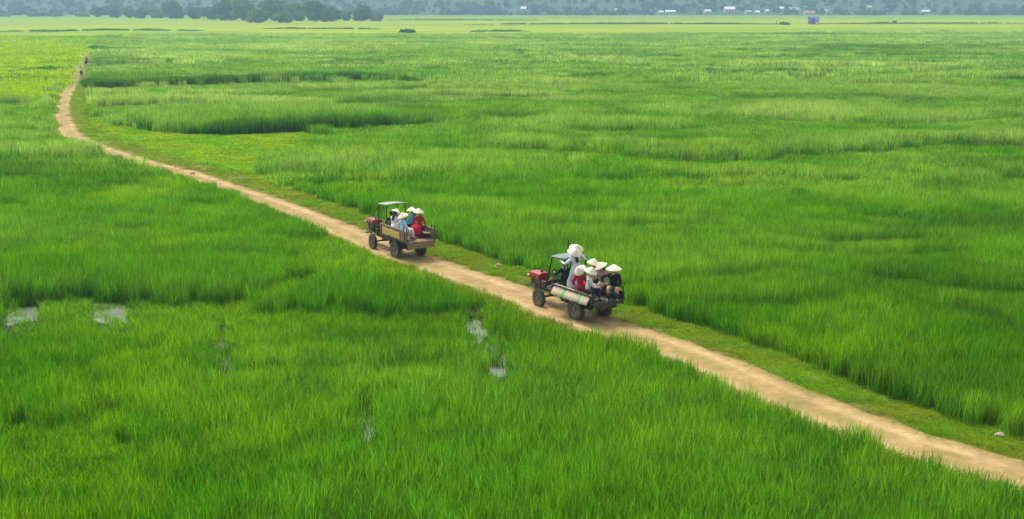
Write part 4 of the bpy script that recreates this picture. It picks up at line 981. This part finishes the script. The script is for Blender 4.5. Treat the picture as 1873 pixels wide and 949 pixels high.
trees = [(37, 28, 30, 19, 0, 'roundish dark tree standing alone at the far left edge of the fields', 100), (130, 27, 17, 15, 0, 'small tree rising out of the low scrub left of the grove', 120),
         (178, 31, 26, 19, 0, 'leftmost tree of the grove, low and dark', 0), (205, 32, 34, 23, 0, 'second tree from the left end of the grove, broad', 10), (236, 32, 24, 22, 1, 'narrow mid green tree between the broad left tree and the dip in the grove', 5),
         (259, 33, 26, 20, 0, 'squat dark tree left of the tall rounded one', 0), (286, 33, 28, 20, 1, 'mid green tree with a flat top in the left half of the grove', 8), (317, 34, 40, 32, 0, 'tall rounded dark tree standing out of the left half of the grove', 20),
         (357, 34, 32, 21, 0, 'low tree right of the tall rounded one', 0), (384, 35, 34, 23, 0, 'dark tree at the left foot of the highest part of the grove', 0), (412, 37, 44, 38, 0, 'very tall dark tree at the left of the highest part of the grove', 10),
         (447, 38, 40, 40, 1, 'tall mid green tree in the highest part of the grove', 25), (472, 41, 40, 26, 2, 'light green tree in front of the highest part of the grove', 0), (500, 38, 50, 42, 0, 'tallest dark tree of the grove', 22),
         (515, 41, 44, 22, 1, 'low bushy tree in front of the tallest one', 0), (543, 38, 38, 34, 2, 'light green tree just right of the middle gap of the grove', 15), (578, 39, 46, 38, 0, 'very tall dark tree in the right half of the grove', 8),
         (607, 39, 40, 26, 0, 'dark sloping tree right of the very tall right hand one', 0), (631, 38, 26, 20, 2, 'pale tree behind the gap near the right end of the grove', 30), (663, 38, 40, 29, 0, 'rounded dark tree near the right end of the grove', 0),
         (688, 38, 28, 15, 1, 'lowest and rightmost tree of the grove', 0)]
for px, bs, w_, h_, kd, lb, dp in trees: tree(px, bs, w_, h_, lb, kd, depth=dp)
def bush(px, base, wpx, hpx, label, kind=0, grp=None, name='bush', cat_='bush', size=.28, nl=500):
    x, y = ground_at(px, base); s = FPX / y; W, Ht = wpx / s, hpx / s; rg = np.random.default_rng(int(px)); t = empty(name, (x, y, -.1), 0, label, cat_, grp)
    b = MB(); lobes = []
    for k in range(7):
        xx = W * (-.36 + .72 * k / 6); lr = min(W * .24, Ht * .55) * (.75 + .4 * rg.random()); z = Ht - lr * .9 - Ht * .12 * abs(xx / W * 2) - .1 * Ht * rg.random()
        lobes.append((xx, W * .15 * rg.normal(), max(z, lr * .4), lr)); b.tube([(xx * .3, 0, 0), (xx, 0, max(z, .2))], [.06 * Ht / 2, .02], 5)
    b.build('stems', M_BARK, t); crown('foliage', lobes, nl, size, LEAF[kind], t, int(px) + 3); return t
bush(745, 63, 30, 12, 'dark rounded bush standing alone where the bright rice begins', 0, nl=1300, size=.24)
bush(735, 109, 6, 9, 'small dark shrub sticking out of the tall grass in the middle distance', 0, size=.08, nl=300)
bush(1397, 68, 10, 6, 'small dark bush at the near edge of the bright band, below the blue hut', 0, size=.2)
bush(1434, 45, 18, 6, 'low grey green bush left of the blue hut', 0, size=.3)
bush(1725, 58, 22, 3, 'long low patch of scrub in the bright band on the right', 1, size=.25)
bush(1615, 43, 30, 4, 'low scrub along the field bank right of the blue hut', 1, size=.3)
for i, (px, w_, h_, kd) in enumerate([(60, 26, 10, 1), (84, 28, 9, 0), (106, 22, 8, 1), (150, 26, 9, 2), (10, 24, 6, 1)]):
    bush(px, 30, w_, h_, ['low bush right of the lone tree at the far left', 'darker low bush midway between the lone tree and the small tree', 'low mid green bush left of the small tree', 'light green bush between the small tree and the grove', 'lowest bush at the far left edge of the picture'][i], kd, 'low bushes left of the grove', size=.6, nl=700)
bush(402, 600, 16, 13, 'dark weedy tuft above the narrow pool left of centre', 0, None, 'weed_tuft', 'plant', .035, 500)
bush(862, 578, 14, 9, 'small brown and green tuft at the pool beside the road', 1, None, 'weed_tuft', 'plant', .03, 400)

# pale stakes in the bright field
for px, py, h_, lb in [(24, 79, 8, 'thin pale stake at the far left edge of the bright rice field'), (69, 78, 6, 'cream cone shaped marker, middle of the three pale markers in the rice field'), (130, 80, 5, 'faint short pale stake nearest the dirt track')]:
    x, y = ground_at(px, py); s = FPX / y; hh = h_ / s
    t = empty('field_marker', (x, y, -.1), 0, lb, 'marker', 'pale markers standing in the bright rice field')
    MB().tube([(0, 0, 0), (0, 0, hh + .3)], .035, 6).build('stake', M_BARK, t)
    MB().tube([(0, 0, .5), (0, 0, hh * .7 + .3), (0, 0, hh + .35)], [.22 if px == 69 else .12, .12, .04], 8).build('cloth', K_WHITE, t)
# ------------------------------------------------------------------ blue hut and post in the fields
x, y = ground_at(1488, 44); s = FPX / y
t = empty('field_hut', (x, y, -.1), R(8), 'small blue hut with a white panel standing alone in the bright fields', 'hut')
Wd, Hh_ = 16 / s, 11 / s
M_HUTB = mat('blue_sheet', (.10, .12, .34), .6, noise=.2, scale=3); M_HUTW = mat('white_sheet', (.7, .7, .72), .6)
MB().box((0, 0, Hh_ / 2), (Wd, Wd * .8, Hh_)).build('wall', M_HUTB, t, .03)
b = MB(); b.loft([[(-Wd * .58, yy, zz) for yy, zz in ((-Wd * .5, Hh_ * .96), (0, Hh_ * 1.28), (Wd * .5, Hh_ * .96), (0, Hh_ * 1.18))], [(Wd * .58, yy, zz) for yy, zz in ((-Wd * .5, Hh_ * .96), (0, Hh_ * 1.28), (Wd * .5, Hh_ * .96), (0, Hh_ * 1.18))]]); b.build('roof', M_HUTB, t)
b = MB(); b.box((Wd * .26, -Wd * .405, Hh_ * .48), (Wd * .40, .05, Hh_ * .8)); pn = b.build('door', M_HUTW, t); MB().box((Wd * .26, -Wd * .42, Hh_ * .58), (Wd * .2, .05, Hh_ * .35)).build('window', M_NAVY_ if False else M_HUTB, pn)
x, y = ground_at(1420, 45); s = FPX / y
t = MB().tube([(0, 0, 0), (0, 0, 7 / s)], [.22, .15], 8).build('field_post', M_BARK); t.location = (x, y, -.1); tag(t, 'thin dark post standing left of the low bush in the far fields', 'post')
x, y = ground_at(1636, 43); s = FPX / y
t = MB().box((0, 0, 2.0 / s), (6 / s, 4 / s, 4.0 / s)).box((0, 0, 4.6 / s), (8 / s, 5 / s, 1.2 / s)).build('field_shed', M_STEEL); t.location = (x, y, -.1); tag(t, 'tiny dark shed among the low scrub right of the blue hut', 'shed')

# ------------------------------------------------------------------ houses of the village at the foot of the hills
def hill_z(x, y): return float(terrain(np.array([float(x)]), np.array([float(y)]), np.array([99.]), np.array([1.]))[0])
M_HW = mat('white_plaster', (.60, .60, .58), .8, noise=.1, scale=.6); M_HC = mat('cream_plaster', (.62, .55, .42), .8, noise=.1, scale=.6)
RF_ = {'white': mat('white_roof', (.66, .67, .67), .6, noise=.1, scale=1), 'tile': mat('clay_tiles', (.40, .22, .14), .8, noise=.3, scale=1), 'grey': mat('grey_roof', (.38, .40, .42), .7, noise=.2, scale=1), 'ochre': mat('ochre_roof', (.55, .42, .22), .8, noise=.2, scale=1)}
M_WIN = mat('dark_window', (.05, .06, .07), .2, spec=.6); M_DOOR = mat('brown_door', (.12, .08, .05), .7)
houses = [(958, 21, 9, 8, 'white', 'white', 'small white house, leftmost at the foot of the hills'), (1128, 22, 10, 6, 'cream', 'ochre', 'cream house with ochre roof standing alone left of the village'),
          (1208, 25, 9, 3, 'white', 'white', 'low white shed just left of the long white barn'), (1226, 24, 17, 4, 'white', 'white', 'long low white barn at the left of the village'), (1294, 24, 11, 6, 'white', 'white', 'white house with a slanting roof left of the tall cream house'),
          (1334, 23, 18, 10, 'cream', 'white', 'tall cream house with a bright roof, largest of the village'), (1368, 25, 11, 6, 'white', 'grey', 'pale house with grey roof right of the tall cream house'), (1385, 25, 8, 3, 'white', 'white', 'thin white roofed shed in the gap between two pale houses'),
          (1402, 23, 6, 4, 'white', 'white', 'tiny square white house in the village middle'), (1427, 20, 12, 7, 'white', 'white', 'white house set higher up with a bright sloping roof'), (1451, 24, 17, 10, 'cream', 'grey', 'wide cream house beside the white one set higher up'),
          (1480, 26, 18, 5, 'white', 'tile', 'long house with a pinkish tiled roof above the blue hut'), (1507, 23, 10, 5, 'cream', 'grey', 'cream house right of the long pinkish roofed one'), (1545, 25, 10, 5, 'cream', 'ochre', 'ochre roofed house half hidden by trees'),
          (1588, 16, 9, 4, 'cream', 'ochre', 'single house high on the slope above the village'), (1612, 25, 16, 4, 'white', 'tile', 'low tiled house right of the village middle'), (1692, 24, 14, 4, 'white', 'white', 'long white shed near the right end of the village'),
          (1811, 22, 11, 5, 'white', 'tile', 'pinkish roofed house, rightmost of the village')]
HP = []
for i, (px, base, wp, hp, wm, rm, lb) in enumerate(houses):
    # walk up the slope until the base falls on the picture row
    y = 1400.0; x = (px - 936.5) / FPX * y
    while y < 2600:
        x = (px - 936.5) / FPX * (y * CP + CAMH * SP); z = hill_z(x, y)
        dz = z - CAMH; zc = y * CP - dz * SP; yc = y * SP + dz * CP; row = 474.5 - FPX * yc / zc
        if row <= base: break
        y += 4
    s = FPX / y; W_, H_ = wp / s, max(hp / s, 3.2); D_ = max(W_ * .6, 5)
    t = empty('house', (x, y, z - .6), R((i * 37) % 25 - 12), lb, 'house', 'houses of the village at the foot of the hills'); HP.append((x, y, z, W_))
    hw_ = H_ * .62 + .6
    MB().box((0, 0, hw_ / 2), (W_, D_, hw_)).build('wall', M_HW if wm == 'white' else M_HC, t)
    q = [(-D_ * .62, hw_ - .2), (0, H_ + .9), (D_ * .62, hw_ - .2), (0, H_ + .5)]
    MB().loft([[(-W_ * .54, a, c) for a, c in q], [(W_ * .54, a, c) for a, c in q]]).build('roof', RF_[rm], t)
    for k in (-.3, .3): MB().box((W_ * k, -D_ / 2 - .02, hw_ * .55), (W_ * .13, .06, hw_ * .3)).build('window', M_WIN, t)
    MB().box((0, -D_ / 2 - .02, hw_ * .38), (W_ * .10, .07, hw_ * .6)).build('door', M_DOOR, t)

# the wooded lower slopes
rg = np.random.default_rng(5); V = []; F = []; C = []; k0 = 0
N_ = 5200
yy_ = 1392 + 1000 * rg.random(N_) ** 1.6; xx_ = (rg.random(N_) * 2 - 1) * (yy_ * .46 + 30)
ok = vn(xx_ / 50, yy_ / 40, 201) + .35 * (rg.random(N_) - .5) > .36
zz_ = terrain(xx_, yy_, np.full(N_, 99.), np.ones(N_))
for x, y, z in zip(xx_[ok], yy_[ok], zz_[ok]):
    if any(abs(x - hx) < hwid * .75 + 3 and -70 < y - hy < 7 for hx, hy, hz, hwid in HP): continue
    hgt = 2.5 + 5.5 * rg.random() ** 1.5 + 2 * (y > 1600); rd_ = hgt * (.42 + .25 * rg.random()); n = 34
    d = rg.normal(size=(n, 3)); d /= np.linalg.norm(d, axis=1)[:, None]; d[:, 2] = np.abs(d[:, 2])
    c = np.array([x, y, z + hgt * .25]) + d * [rd_, rd_, hgt * .72]
    a = np.cross(d, rg.normal(size=(n, 3))); a /= np.linalg.norm(a, axis=1)[:, None]; b = np.cross(d, a); s = (hgt * .28 * (.6 + .8 * rg.random(n)))[:, None]
    V.append(np.stack([c - a * s - b * s * .4, c + a * s * .3 - b * s, c + a * s + b * s * .4, c - a * s * .3 + b * s], 1).reshape(-1, 3)); C.append(np.repeat(np.clip(rg.random() * .8 + .3 * rg.random(n), 0, 1), 4))
    F.append(np.arange(n * 4).reshape(-1, 4) + k0); k0 += n * 4
C = np.concatenate(C); wd_ = link(bpy.data.objects.new('distant_wood', mesh_np('distant_wood', np.concatenate(V), np.concatenate(F), [LEAF[3]], False, np.c_[C, C, C], 'leaf')))
tag(wd_, 'dark wood covering the lower slopes of the hazy hills', 'wood', kind='stuff')


# ------------------------------------------------------------------ haze
hm = bpy.data.materials.new('haze'); hm.use_nodes = True; n = hm.node_tree; n.nodes.clear()
pv = n.nodes.new('ShaderNodeVolumePrincipled'); pv.inputs['Density'].default_value = .00035; pv.inputs['Color'].default_value = (.46, .70, .84, 1); pv.inputs['Anisotropy'].default_value = .2
ho = n.nodes.new('ShaderNodeOutputMaterial'); n.links.new(pv.outputs[0], ho.inputs['Volume'])
bm = bmesh.new(); bmesh.ops.create_cube(bm, size=1)
for v in bm.verts: v.co = Vector((v.co.x * 6000, 1490 + v.co.y * 3200, 95 + v.co.z * 210))
me = bpy.data.meshes.new('haze'); bm.to_mesh(me); me.materials.append(hm)
tag(link(bpy.data.objects.new('haze', me)), kind='stuff')
